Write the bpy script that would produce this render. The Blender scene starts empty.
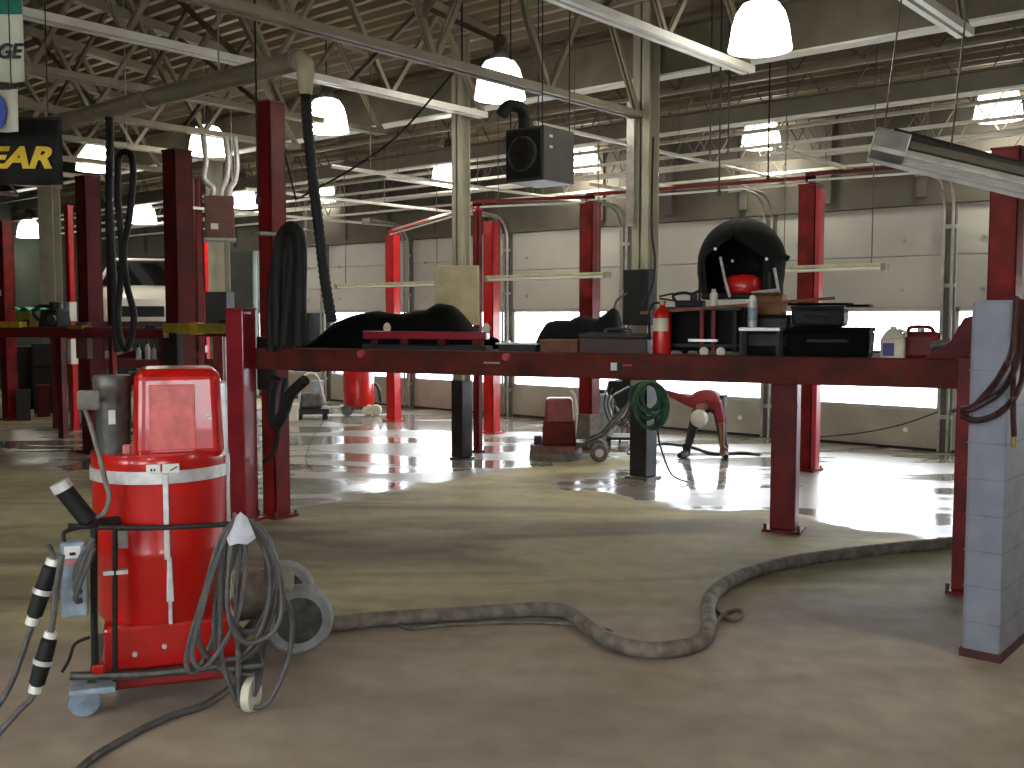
import bpy, bmesh, math, random
from mathutils import Vector, Matrix
random.seed(7)
SC = bpy.context.scene
COL = SC.collection
PI = math.pi
# ------------------------------------------------------------------ camera
H = 1.9; FPX = 1020.0
PITCH = math.atan2(69.0, FPX)
fh = Vector((-0.648, 0.7615, 0)).normalized()
F = Vector((fh.x*math.cos(PITCH), fh.y*math.cos(PITCH), -math.sin(PITCH)))
R = F.cross(Vector((0, 0, 1))).normalized()
U = R.cross(F).normalized()
EYE = Vector((0, 0, H))
cam = bpy.data.cameras.new('camera'); camo = bpy.data.objects.new('camera', cam); COL.objects.link(camo)
camo.location = EYE; camo.rotation_euler = F.to_track_quat('-Z', 'Y').to_euler()
cam.sensor_width = 36; cam.lens = FPX/1024*36; cam.clip_end = 300
SC.camera = camo
def ray(px, py): return (F*FPX + R*(px-512) + U*(384-py))
def on_z(px, py, z=0.0):
    d = ray(px, py); t = (z-H)/d.z; return EYE + d*t
def on_y(px, py, y):
    d = ray(px, py); return EYE + d*(y/d.y)
def at_r(px, py, p):
    """height of the pixel's ray where it is as far (camera depth) as ground point p"""
    d = ray(px, py); t = (p.x*fh.x+p.y*fh.y)/(d.x*fh.x+d.y*fh.y); return EYE + d*t
def at_d(px, py, D):
    d = ray(px, py); t = D/(d.x*fh.x+d.y*fh.y); return EYE + d*t
FACE = math.atan2(R.y, R.x)       # local +X = image right
def face_at(px): return FACE - math.atan((px-512)/FPX)
# ------------------------------------------------------------------ materials
def lin(c):
    return tuple(((v/12.92) if v <= .04045 else ((v+.055)/1.055)**2.4) for v in c)
def rgb(r, g, b): return lin((r/255, g/255, b/255))
MATS = {}
def mat(name, col, rough=.5, metal=0.0, var=.15, scale=6.0, bump=0.0, col2=None, spec=.5, coat=0.0):
    if name in MATS: return MATS[name]
    m = bpy.data.materials.new(name); m.use_nodes = True; nt = m.node_tree; N = nt.nodes; L = nt.links
    b = N['Principled BSDF']; b.inputs['Roughness'].default_value = rough; b.inputs['Metallic'].default_value = metal
    b.inputs['Specular IOR Level'].default_value = spec; b.inputs['Coat Weight'].default_value = coat
    g = N.new('ShaderNodeNewGeometry'); n = N.new('ShaderNodeTexNoise'); n.inputs['Scale'].default_value = scale
    n.inputs['Detail'].default_value = 5; L.new(g.outputs['Position'], n.inputs['Vector'])
    r = N.new('ShaderNodeValToRGB'); r.color_ramp.elements[0].position = .33; r.color_ramp.elements[1].position = .68
    c2 = col2 or tuple(max(0, v*(1-var*2)) for v in col); c1 = tuple(min(1, v*(1+var*.6)) for v in col)
    r.color_ramp.elements[0].color = (*c2, 1); r.color_ramp.elements[1].color = (*c1, 1)
    L.new(n.outputs['Fac'], r.inputs['Fac']); L.new(r.outputs['Color'], b.inputs['Base Color'])
    if bump:
        bp = N.new('ShaderNodeBump'); bp.inputs['Strength'].default_value = bump; bp.inputs['Distance'].default_value = .02
        L.new(n.outputs['Fac'], bp.inputs['Height']); L.new(bp.outputs['Normal'], b.inputs['Normal'])
    MATS[name] = m; return m
def emis(name, col, s):
    m = bpy.data.materials.new(name); m.use_nodes = True; b = m.node_tree.nodes['Principled BSDF']
    b.inputs['Base Color'].default_value = (*col, 1); b.inputs['Roughness'].default_value = .4
    b.inputs['Emission Color'].default_value = (*col, 1); b.inputs['Emission Strength'].default_value = s
    MATS[name] = m; return m
steel = mat('painted_steel', rgb(138, 129, 108), .5, 0, .12, 3)
steel_d = mat('dusty_steel', rgb(96, 88, 74), .6, 0, .2, 3)
deckm = mat('roof_deck', rgb(142, 128, 104), .5, 0, .12, 1.2)
white_c = mat('white_channel', rgb(225, 222, 210), .4, 0, .06, 4)
wallm = mat('wall_paint', rgb(140, 140, 130), .8, 0, .1, 2)
darkwall = mat('dark_wall', rgb(62, 70, 60), .8, 0, .2, 2)
doorm = mat('door_panel', rgb(172, 172, 164), .5, 0, .05, 1.5)
doorlow = mat('door_lower', rgb(166, 162, 148), .6, 0, .1, 2)
rail_m = mat('galvanised', rgb(165, 165, 158), .4, .5, .15, 8)
red = mat('red_paint', rgb(124, 17, 14), .5, 0, .25, 5, spec=.3)
red_b = mat('bright_red_paint', rgb(205, 22, 20), .35, 0, .12, 5, coat=.3)
red_d = mat('deep_red_paint', rgb(122, 16, 20), .4, 0, .2, 4)
maroon = mat('maroon_paint', rgb(92, 16, 18), .6, 0, .2, 4, spec=.3)
pinkred = mat('satin_rose_red', rgb(150, 32, 44), .3, 0, .15, 5, coat=.3)
rustred = mat('rusty_red', rgb(100, 32, 24), .7, 0, .3, 3.5, .1, spec=.25, col2=rgb(64, 28, 22))
vacred = mat('vacuum_red', rgb(192, 18, 10), .28, 0, .08, 7, coat=.4)
vacpanel = mat('vacuum_reflection_red', rgb(222, 112, 106), .3, 0, .12, 16, coat=.3)  # paler red carries a window reflection in the base colour
silver = mat('silver_metal', rgb(214, 212, 210), .35, .3, .1, 20)
greym = mat('grey_metal', rgb(96, 94, 88), .4, .4, .25, 14)
greydust = mat('dusty_grey', rgb(120, 114, 104), .75, 0, .2, 14)
black = mat('black_rubber', rgb(15, 15, 16), .7, 0, .25, 10)
blackcloth = mat('black_cloth', rgb(7, 7, 11), .9, 0, .2, 14, .4)
tarm = mat('black_tarp', rgb(12, 11, 11), .85, 0, .3, 8, .4, spec=.15)
darkgrey = mat('dark_grey', rgb(38, 36, 36), .6, 0, .25, 8)
whitep = mat('white_plastic', rgb(232, 230, 222), .5, 0, .04, 8)
cream = mat('cream_plastic', rgb(214, 208, 186), .5, 0, .1, 12)
bluegrey = mat('blue_grey_plastic', rgb(150, 168, 182), .5, 0, .15, 16)
yellow = mat('yellow_paint', rgb(176, 146, 30), .5, 0, .25, 6)
olive = mat('olive_yellow', rgb(140, 120, 30), .6, 0, .2, 6)
brown = mat('brown_cardboard', rgb(140, 96, 60), .85, 0, .15, 8)
tan = mat('tan_board', rgb(176, 166, 136), .8, 0, .1, 5)
brownbox = mat('brown_enamel', rgb(110, 74, 62), .5, 0, .1, 6)
green = mat('green_rubber', rgb(40, 92, 62), .45, 0, .2, 14)
greenp = mat('green_glow_colour', rgb(30, 170, 90), .5, 0, .1, 8)  # green glow put into a plain surface colour
darkhose = mat('maroon_rubber', rgb(70, 34, 36), .5, 0, .2, 14)
greyhose = mat('grey_cable', rgb(88, 86, 84), .55, 0, .2, 16)
floorhose = mat('dusty_hose', rgb(132, 124, 112), .8, 0, .25, 12, .2)
brass = mat('brass', rgb(170, 150, 90), .35, .7, .1, 20)
navy = mat('navy_print', rgb(50, 40, 120), .5, 0, .05, 20)
carw = mat('white_car_paint', rgb(226, 224, 214), .25, 0, .04, 3, coat=.6)
carglass = mat('dark_glass', rgb(16, 18, 20), .08, 0, .05, 3)
bannerw = mat('white_banner', rgb(196, 198, 180), .8, 0, .08, 3)
bannerg = mat('green_banner', rgb(30, 110, 90), .8, 0, .08, 3)
bannerk = mat('black_banner', rgb(14, 14, 16), .8, 0, .1, 3)
yell = mat('yellow_print', rgb(214, 180, 20), .6, 0, .05, 6)
blackp = mat('black_print', rgb(16, 16, 18), .6, 0, .05, 6)
bluep = mat('blue_print', rgb(30, 60, 150), .6, 0, .05, 6)
skin = mat('skin', rgb(150, 106, 84), .6, 0, .08, 10)
shirt = mat('red_shirt', rgb(150, 48, 56), .85, 0, .12, 14)
jeans = mat('dark_trousers', rgb(66, 64, 62), .85, 0, .2, 14)
boot = mat('boot_leather', rgb(26, 24, 24), .6, 0, .2, 12)
capm = mat('white_cap', rgb(226, 224, 214), .8, 0, .04, 12)
blockm = mat('grey_block_paint', rgb(146, 150, 164), .6, 0, .08, 6, .15)
concrete_out = mat('outside_concrete', rgb(225, 225, 222), .9, 0, .05, .6)
woodm = mat('wood', rgb(120, 74, 52), .7, 0, .2, 8)
orange = mat('orange_print', rgb(190, 70, 40), .6, 0, .1, 10)
cloth_w = mat('pale_rag', rgb(205, 206, 212), .85, 0, .08, 20, .3)
lampm = emis('lamp_dome_glow', (1, .96, .86), 4.0)
# glass
glass = bpy.data.materials.new('window_glass'); glass.use_nodes = True
nt = glass.node_tree; nt.nodes.clear()
o_ = nt.nodes.new('ShaderNodeOutputMaterial'); mx = nt.nodes.new('ShaderNodeMixShader'); tr = nt.nodes.new('ShaderNodeBsdfTransparent')
gl = nt.nodes.new('ShaderNodeBsdfGlossy'); fr = nt.nodes.new('ShaderNodeFresnel'); gl.inputs['Roughness'].default_value = .03
fr.inputs['IOR'].default_value = 1.3
nt.links.new(fr.outputs[0], mx.inputs[0]); nt.links.new(tr.outputs[0], mx.inputs[1]); nt.links.new(gl.outputs[0], mx.inputs[2]); nt.links.new(mx.outputs[0], o_.inputs[0])
# floor
def floor_mat():
    m = bpy.data.materials.new('ground_concrete'); m.use_nodes = True; nt = m.node_tree; N = nt.nodes; L = nt.links
    b = N['Principled BSDF']; g = N.new('ShaderNodeNewGeometry'); sp = N.new('ShaderNodeSeparateXYZ'); L.new(g.outputs['Position'], sp.inputs[0])
    def noise(sc, det=4, vec=None, dist=0):
        n = N.new('ShaderNodeTexNoise'); n.inputs['Scale'].default_value = sc; n.inputs['Detail'].default_value = det; n.inputs['Distortion'].default_value = dist
        L.new(vec or g.outputs['Position'], n.inputs['Vector']); return n.outputs['Fac']
    def math_(op, a, b_=None, c=None, clamp=False):
        n = N.new('ShaderNodeMath'); n.operation = op; n.use_clamp = clamp
        for i, v in enumerate((a, b_, c)):
            if v is None: continue
            if isinstance(v, (int, float)): n.inputs[i].default_value = v
            else: L.new(v, n.inputs[i])
        return n.outputs[0]
    def smooth(v, lo, hi, a=0.0, bb=1.0):
        n = N.new('ShaderNodeMapRange'); n.interpolation_type = 'SMOOTHSTEP'; n.inputs['From Min'].default_value = lo; n.inputs['From Max'].default_value = hi
        n.inputs['To Min'].default_value = a; n.inputs['To Max'].default_value = bb
        L.new(v, n.inputs['Value']); return n.outputs['Result']
    wob = math_('MULTIPLY', math_('SUBTRACT', noise(1.1, 5, dist=.6), .5), 2.0)
    y = math_('ADD', sp.outputs['Y'], wob); x = math_('ADD', sp.outputs['X'], wob)
    # wet slurry zones of the grinding job
    w1 = math_('MULTIPLY', smooth(x, -7.9, -8.3), smooth(y, 5.6, 6.4))
    w2 = math_('MULTIPLY', smooth(x, -7.1, -6.8), smooth(y, 8.7, 8.95))
    w3 = smooth(y, 11.2, 11.7)
    wet = math_('MAXIMUM', math_('MAXIMUM', w1, w2), w3)
    wet = math_('MULTIPLY', wet, smooth(sp.outputs['X'], -19, -16.5))
    mp = N.new('ShaderNodeMapping'); mp.vector_type = 'TEXTURE'; mp.inputs['Rotation'].default_value[2] = .70; mp.inputs['Scale'].default_value = (2.6, .75, 1); L.new(g.outputs['Position'], mp.inputs['Vector'])
    puddle = smooth(noise(.9, 6, mp.outputs['Vector'], .5), .43, .54)
    # colour
    r = N.new('ShaderNodeValToRGB'); r.color_ramp.elements[0].position = .3; r.color_ramp.elements[1].position = .7
    r.color_ramp.elements[0].color = (*rgb(146, 132, 118), 1); r.color_ramp.elements[1].color = (*rgb(178, 166, 150), 1)
    L.new(noise(.9, 6, mp.outputs['Vector'], .8), r.inputs['Fac'])
    r2 = N.new('ShaderNodeValToRGB'); r2.color_ramp.elements[0].position = .32; r2.color_ramp.elements[1].position = .6
    r2.color_ramp.elements[0].color = (*rgb(118, 108, 88), 1); r2.color_ramp.elements[1].color = (*rgb(186, 176, 138), 1)
    L.new(noise(.75, 6, mp.outputs['Vector'], 1.0), r2.inputs['Fac'])
    zv = math_('ADD', math_('MULTIPLY_ADD', sp.outputs['X'], -.768, math_('MULTIPLY', sp.outputs['Y'], .64)), wob)
    zm = N.new('ShaderNodeMix'); zm.data_type = 'RGBA'; L.new(smooth(zv, 5.9, 6.7), zm.inputs[0]); L.new(r.outputs['Color'], zm.inputs[6]); L.new(r2.outputs['Color'], zm.inputs[7])
    fine = N.new('ShaderNodeMix'); fine.data_type = 'RGBA'; fine.blend_type = 'MULTIPLY'; fine.inputs[0].default_value = .35
    f2 = N.new('ShaderNodeValToRGB'); f2.color_ramp.elements[0].color = (.6, .58, .55, 1); f2.color_ramp.elements[0].position = .35; f2.color_ramp.elements[1].color = (1.1, 1.1, 1.05, 1); f2.color_ramp.elements[1].position = .65
    L.new(noise(5, 6), f2.inputs['Fac']); L.new(zm.outputs[2], fine.inputs[6]); L.new(f2.outputs['Color'], fine.inputs[7])
    wc = N.new('ShaderNodeMix'); wc.data_type = 'RGBA'; wc.inputs[7].default_value = (*rgb(138, 135, 126), 1)
    L.new(fine.outputs[2], wc.inputs[6]); L.new(math_('MULTIPLY', wet, .9), wc.inputs[0]); L.new(wc.outputs[2], b.inputs['Base Color'])
    rdry = .72
    rwet = math_('MULTIPLY_ADD', puddle, -.26, .38)
    rough = N.new('ShaderNodeMix'); rough.data_type = 'FLOAT'; rough.inputs[2].default_value = rdry
    L.new(wet, rough.inputs[0]); L.new(rwet, rough.inputs[3]); L.new(rough.outputs[0], b.inputs['Roughness'])
    L.new(math_('MULTIPLY_ADD', wet, .4, .25), b.inputs['Specular IOR Level'])
    bp = N.new('ShaderNodeBump'); bp.inputs['Strength'].default_value = .25; bp.inputs['Distance'].default_value = .01
    L.new(noise(3.2, 3), bp.inputs['Height']); L.new(bp.outputs['Normal'], b.inputs['Normal'])
    return m
floorm = floor_mat()
# ------------------------------------------------------------------ mesh building
class MB:
    def __init__(s, M=None): s.bm = bmesh.new(); s.M = M or Matrix()
    def _v(s, p): return s.bm.verts.new(s.M @ Vector(p))
    def box(s, c, size, rz=0, rx=0, ry=0, taper=1.0):
        x, y, z = [v/2 for v in size]
        Rm = Matrix.Rotation(rz, 3, 'Z') @ Matrix.Rotation(ry, 3, 'Y') @ Matrix.Rotation(rx, 3, 'X'); c = Vector(c)
        vs = [s._v(c + Rm @ Vector((a*x*(taper if k > 0 else 1), b*y*(taper if k > 0 else 1), k*z))) for k in (-1, 1) for a, b in ((-1, -1), (1, -1), (1, 1), (-1, 1))]
        for f in ((3, 2, 1, 0), (4, 5, 6, 7), (0, 1, 5, 4), (1, 2, 6, 5), (2, 3, 7, 6), (3, 0, 4, 7)): s.bm.faces.new([vs[i] for i in f])
        return s
    def b2(s, lo, hi):
        return s.box([(a+b)/2 for a, b in zip(lo, hi)], [abs(b-a) for a, b in zip(lo, hi)])
    def bar(s, p0, p1, w, h):
        p0 = Vector(p0); p1 = Vector(p1); d = (p1-p0).normalized(); up = Vector((0, 0, 1))
        if abs(d.z) > .99: up = Vector((0, 1, 0))
        sx = d.cross(up).normalized()*w/2; sz = sx.cross(d).normalized()*h/2
        vs = [s._v(p + a*sx + b*sz) for p in (p0, p1) for a, b in ((-1, -1), (1, -1), (1, 1), (-1, 1))]
        for f in ((3, 2, 1, 0), (4, 5, 6, 7), (0, 1, 5, 4), (1, 2, 6, 5), (2, 3, 7, 6), (3, 0, 4, 7)): s.bm.faces.new([vs[i] for i in f])
        return s
    def tube(s, pts, r, n=8, closed=False, cap=True, radii=None):
        pts = [Vector(p) for p in pts]; N = len(pts); rings = []; prev = None
        for i, p in enumerate(pts):
            if closed: t = pts[(i+1) % N]-pts[i-1]
            else: t = pts[min(i+1, N-1)]-pts[max(i-1, 0)]
            if t.length < 1e-9: t = Vector((0, 0, 1))
            t.normalize()
            if prev is None:
                a = Vector((0, 0, 1)) if abs(t.z) < .9 else Vector((1, 0, 0)); u = t.cross(a).normalized()
            else: u = (prev - t*prev.dot(t)); u = u.normalized() if u.length > 1e-6 else t.orthogonal().normalized()
            prev = u; v = t.cross(u); rr = radii[i] if radii else r
            rings.append([s._v(p + (u*math.cos(2*PI*k/n)+v*math.sin(2*PI*k/n))*rr) for k in range(n)])
        for i in range(N if closed else N-1):
            a, b = rings[i], rings[(i+1) % N]
            for k in range(n): s.bm.faces.new((a[k], a[(k+1) % n], b[(k+1) % n], b[k]))
        if cap and not closed:
            s.bm.faces.new(rings[0][::-1]); s.bm.faces.new(rings[-1])
        return s
    def cyl(s, p0, p1, r, n=20, r1=None): return s.tube([p0, p1], r, n, radii=[r, r if r1 is None else r1])
    def lathe(s, prof, c=(0, 0, 0), n=28, axis='Z', sx=1, sy=1, cap=False):
        c = Vector(c); rings = []
        for r, z in prof:
            ring = []
            for k in range(n):
                a = 2*PI*k/n; p = Vector((r*math.cos(a)*sx, r*math.sin(a)*sy, z))
                if axis == 'X': p = Vector((p.z, p.x, p.y))
                if axis == 'Y': p = Vector((p.x, p.z, p.y))
                ring.append(s._v(c+p))
            rings.append(ring)
        for a, b in zip(rings, rings[1:]):
            for k in range(n): s.bm.faces.new((a[k], a[(k+1) % n], b[(k+1) % n], b[k]))
        if cap:
            s.bm.faces.new(rings[0][::-1]); s.bm.faces.new(rings[-1])
        return s
    def prism(s, poly, y0, y1):
        """polygon in local x,z, extruded from y0 to y1"""
        a = [s._v((x, y0, z)) for x, z in poly]; b = [s._v((x, y1, z)) for x, z in poly]; n = len(poly)
        s.bm.faces.new(a); s.bm.faces.new(b[::-1])
        for i in range(n): s.bm.faces.new((a[i], b[i], b[(i+1) % n], a[(i+1) % n]))
        return s
    def build(s, name, m, parent=None, smooth=False, bevel=0, seg=2, sub=0, kind=None, label=None, loc=None, rz=0):
        bmesh.ops.recalc_face_normals(s.bm, faces=s.bm.faces)
        me = bpy.data.meshes.new(name); s.bm.to_mesh(me); s.bm.free(); me.materials.append(m)
        if smooth:
            for p in me.polygons: p.use_smooth = True
            try: me.set_sharp_from_angle(angle=math.radians(42))
            except Exception: pass
        o = bpy.data.objects.new(name, me); COL.objects.link(o)
        if parent: o.parent = parent
        if loc is not None: o.location = loc
        if rz: o.rotation_euler.z = rz
        if bevel:
            md = o.modifiers.new('Bevel', 'BEVEL'); md.width = bevel; md.segments = seg; md.limit_method = 'ANGLE'; md.angle_limit = math.radians(40)
        if sub:
            md = o.modifiers.new('Subdivision', 'SUBSURF'); md.levels = sub; md.render_levels = sub
        if kind: o['kind'] = kind
        if label: o['label'] = label
        return o
def tag(o, label, cat, group=None):
    o['label'] = label; o['category'] = cat
    if group: o['group'] = group
    return o
def thing(name, label, cat, loc=(0, 0, 0), rz=0, group=None):
    o = bpy.data.objects.new(name, None); COL.objects.link(o); o.location = loc; o.rotation_euler = (0, 0, rz); o.empty_display_size = .2
    return tag(o, label, cat, group)
def smoothpts(pts, k=6, closed=False):
    pts = [Vector(p) for p in pts]; N = len(pts); out = []
    for i in range(N if closed else N-1):
        if closed: p0, p1, p2, p3 = pts[i-1], pts[i], pts[(i+1) % N], pts[(i+2) % N]
        else: p0, p1, p2, p3 = pts[max(i-1, 0)], pts[i], pts[i+1], pts[min(i+2, N-1)]
        for j in range(k):
            t = j/k; out.append(.5*((2*p1)+(p2-p0)*t+(2*p0-5*p1+4*p2-p3)*t*t+(3*p1-p0-3*p2+p3)*t**3))
    if not closed: out.append(pts[-1])
    return out
def text(name, s, size, m, parent, loc, rot, shear=0, label=None, extr=.002, bold=0.0):
    c = bpy.data.curves.new(name, 'FONT'); c.body = s; c.size = size; c.extrude = extr; c.shear = shear; c.offset = bold
    t = bpy.data.objects.new(name, c); COL.objects.link(t); dg = bpy.context.evaluated_depsgraph_get()
    me = bpy.data.meshes.new_from_object(t.evaluated_get(dg)); me.name = name
    bpy.data.objects.remove(t); o = bpy.data.objects.new(name, me); COL.objects.link(o); me.materials.clear(); me.materials.append(m)
    o.parent = parent; o.location = loc; o.rotation_euler = rot
    return o
# ------------------------------------------------------------------ setting
XL, XR, YB, YW = -27.0, 2.6, -4.5, 14.5
def deck_z(y): return 5.55 + (10.0-y)*.11 if y < 10 else 5.55 - (y-10)*.19
MB().b2((XL-.2, YB-.2, -.2), (XR+.2, YW+.22, 0)).build('floor', floorm, kind='structure')
# corrugated deck, ribs along X
mb = MB(); y = YB-.1; prof = []
while y < YW+.2:
    z = deck_z(y)
    prof += [(y, z), (y+.08, z), (y+.105, z+.085), (y+.205, z+.085)]
    y += .23
a = [mb._v((XL-.2, p[0], p[1])) for p in prof]; b = [mb._v((XR+.2, p[0], p[1])) for p in prof]
for i in range(len(prof)-1): mb.bm.faces.new((a[i], a[i+1], b[i+1], b[i]))
ce = mb.build('ceiling', deckm, kind='structure')
md = ce.modifiers.new('Solidify', 'SOLIDIFY'); md.thickness = .08; md.offset = 1
MB().b2((XL-.2, YB-.2, 0), (XL, YW+.2, 7.6)).build('wall_left', darkwall, kind='structure')
def wall_open(name, axis, c, lo, hi, opens, z0, z1, k0):
    mb = MB(); th = .2 if c > 0 else -.2
    def seg(a, b, za, zb):
        if axis == 'X': mb.b2((a, c, za), (b, c+th, zb))
        else: mb.b2((c, a, za), (c+th, b, zb))
    seg(lo, hi, 0, z0); seg(lo, hi, z1, 7.6); cur = lo
    for a, b in opens: seg(cur, a, z0, z1); cur = b
    seg(cur, hi, z0, z1); mb.build(name, wallm, kind='structure')
    for k, (a, b) in enumerate(opens):
        r = MB(); g = MB(); f = .05
        for (p, q, u, v) in ((a, b, z0, z0+f), (a, b, z1-f, z1), (a, a+f, z0, z1), (b-f, b, z0, z1), ((a+b)/2-f/2, (a+b)/2+f/2, z0, z1)):
            if axis == 'X': r.b2((p, c, u), (q, c+th*.4, v))
            else: r.b2((c, p, u), (c+th*.4, q, v))
        o = r.build('window_%d' % (k0+k), rail_m, kind='structure')
        if axis == 'X': g.b2((a+f, c+th*.2, z0+f), (b-f, c+th*.2+.006, z1-f))
        else: g.b2((c+th*.2, a+f, z0+f), (c+th*.2+.006, b-f, z1-f))
        g.build('pane', glass, o)
wall_open('wall_right', 'Y', XR, YB-.2, YW+.2, [(-2.6, -.4)], 1.0, 2.9, 1)
wall_open('wall_front', 'X', YB, XL-.2, XR+.2, [(-5.2, -2.8), (-1.4, 1.0)], 1.0, 2.9, 2)
MB().b2((-60, -40, -.25), (40, YB-.22, -.05)).build('floor_outside', concrete_out, kind='structure')
MB().b2((XR+.22, YB-.2, -.25), (40, YW+.2, -.05)).build('floor_outside', concrete_out, kind='structure')
upperm = mat('upper_wall_paint', rgb(92, 88, 78), .8, 0, .1, 2)
# back wall: doors from px
dx = [on_y(px, 400, YW).x for px in (507, 632, 766, 945)]
pitch_d = (dx[3]-dx[0])/3
edges = [dx[3]+pitch_d*2, dx[3]+pitch_d] + [dx[3]-pitch_d*k for k in range(0, 7)]
DZ = 3.42
mb = MB()
mb.b2((XL-.2, YW, DZ), (XR+.2, YW+.2, deck_z(YW)-.0))
mb.b2((edges[0], YW, 0), (XR+.2, YW+.2, DZ))
for e in edges[1:-1]: mb.b2((e-.07, YW+.02, 0), (e+.07, YW+.2, DZ))
mb.build('wall_back', upperm, kind='structure')
MB().b2((XL-.2, YW, 0), (edges[-1], YW+.2, DZ)).build('wall_back', darkwall, kind='structure')
W0, W1 = .56, 2.0
tr_ = MB(); x = XL+.5
while x < XR: tr_.b2((x-.06, YW-.07, DZ+.1), (x+.06, YW, deck_z(YW)-.02)); x += 1.35
tr_.build('trim_1', upperm, kind='structure')
nd = 0
for i in range(len(edges)-1):
    x1, x0 = edges[i]-.08, edges[i+1]+.08
    nd += 1; far = x0 < -17
    root = thing('door_%d' % nd, 'pale sectional overhead door with a wide strip of window', 'door', ((x0+x1)/2, YW+.09, 0)); del root['category']; del root['label']; root['kind'] = 'structure'
    w = (x1-x0)/2
    MB().b2((-w, -.025, .03), (w, .025, W0)).build('lower_panel', doorlow, root, bevel=.008)
    zt = [W1, W1+.47, W1+.94, DZ] if i > 4 else [W1, DZ-.7, DZ]
    for za, zb in zip(zt, zt[1:]): MB().b2((-w, -.025, za+.006), (w, .025, zb-.006)).build('upper_panel', doorm, root, bevel=.01)
    MB().b2((-w, -.006, W1), (w, .02, DZ)).build('panel_backing', doorlow, root)
    fm = MB(); fm.b2((-w, -.03, W0), (w, .03, W0+.05)); fm.b2((-w, -.03, W1-.05), (w, .03, W1))
    fm.b2((-w, -.03, W0), (-w+.05, .03, W1)); fm.b2((w-.05, -.03, W0), (w, .03, W1)); fm.build('window_frame', doorm, root)
    MB().b2((-w+.04, -.004, W0+.04), (w-.04, .004, W1-.04)).build('pane', glass, root)
    MB().b2((-w, -.03, 0), (w, .03, .04)).build('bottom_seal', black, root)
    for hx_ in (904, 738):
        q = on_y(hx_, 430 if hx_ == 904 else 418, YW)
        if x0 < q.x < x1: MB().cyl((q.x-(x0+x1)/2, -.02, q.z), (q.x-(x0+x1)/2, -.04, q.z), .035, 14).build('daylight_disc', whitep, root)  # white disc stands in for daylight coming through a hole
    for z in (W1+.25, W1+.95):
        for sx in (-w*.72, w*.55): MB().cyl((sx, -.024, z), (sx, -.045, z), .03, 10).build('hinge', rail_m, root)
# door tracks
tracks = []
for i, e in enumerate(edges[1:-1]):
    nm = ['beside the grey block wall', 'behind the fuel can', 'behind the black canopy cart', 'behind the tall steel column with the green hose', 'behind the short red post of the pair', 'behind the steel column with the beige board', 'next to the dark wall', 'a'][i] if i < 8 else 'x'
    t = thing('door_track', 'curved galvanised door track '+nm, 'door track', (e, YW-.06, 0))
    for s in (-.06, .06):
        p = [(s, 0, .02), (s, 0, 1.2), (s, 0, 2.6), (s, 0, 3.3)] + [(s, -.42+.42*math.cos(a_), 3.3+.42*math.sin(a_)) for a_ in [PI/2*k/8 for k in range(1, 9)]] + [(s, -1.05, 3.76)]
        MB().tube(p, .022, 8).build('rail', rail_m, t, smooth=True)
    for z in (.5, 1.4, 2.3, 3.1): MB().box((0, .02, z), (.2, .05, .05)).build('bracket', rail_m, t)
    MB().box((0, -1.05, 3.72), (.22, .04, .1)).build('bracket', rail_m, t)
    tracks.append(t)
# baseboard kerb
MB().b2((XL, YW-.03, 0), (edges[-1], YW, .12)).build('baseboard_back', darkgrey, kind='structure')
# outside
MB().b2((-60, YW+.22, -.25), (40, 60, -.05)).build('floor_outside', concrete_out, kind='structure')
# ------------------------------------------------------------------ steel: trusses along Y
ZC = 4.44
txs = [on_z(978, 40, ZC+.02).x, on_z(762, 76, ZC).x, on_z(650, 119, 4.15).x, on_z(511, 125, 4.4).x]
txs = [txs[0]+3.6, txs[0]+1.8] + txs + [txs[-1]-1.9*k for k in range(1, 9)]
tl = ['right-hand', 'next', '', '']
for i, x in enumerate(txs):
    zc = 4.15 if i == 4 else ZC
    t = thing('roof_truss', 'long cream steel roof truss with crossing diagonal webs running towards the doors', 'roof truss', (x, 0, 0), group='parallel roof trusses under the metal deck')
    y0, y1 = -3.2, 9.85
    b = MB(); b.b2((-.075, y0, zc-.03), (-.02, y1, zc+.04)); b.b2((.02, y0, zc-.03), (.075, y1, zc+.04)); b.build('bottom_chord', white_c if i in (2, 3, 5) else steel, t)
    b = MB(); b.bar((0, y0, deck_z(y0)-.07), (0, y1, deck_z(y1)-.07), .14, .12); b.build('top_chord', steel, t)
    n = 8; L_ = (y1-y0)/n
    for k in range(n):
        ya = y0+k*L_; ym = ya+L_/2; yb = ya+L_
        for p, q in (((0, ya, zc), (0, ym, deck_z(ym)-.1)), ((0, ym, deck_z(ym)-.1), (0, yb, zc))):
            m_ = MB()
            m_.bar((p[0]-.025, p[1], p[2]), (q[0]-.025, q[1], q[2]), .02, .05); m_.bar((p[0]+.025, p[1], p[2]), (q[0]+.025, q[1], q[2]), .02, .05)
            m_.build('web_member', steel, t)
# cross bracing between trusses
for j, (i, y) in enumerate(((2, 7.2), (3, 6.4), (4, 7.6), (5, 6.2), (6, 7.9), (7, 6.8))):
    xa, xb = txs[i], txs[i+1]
    t = thing('cross_brace', 'thin crossed steel angle braces between two roof trusses', 'brace', ((xa+xb)/2, y, 0), group='crossed braces between roof trusses'); w = (xa-xb)/2
    for s in (-1, 1): MB().bar((-w*s, .03*s, ZC+.05), (w*s, .03*s, deck_z(y)-.12), .04, .05).build('brace_bar', steel_d, t)
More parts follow.
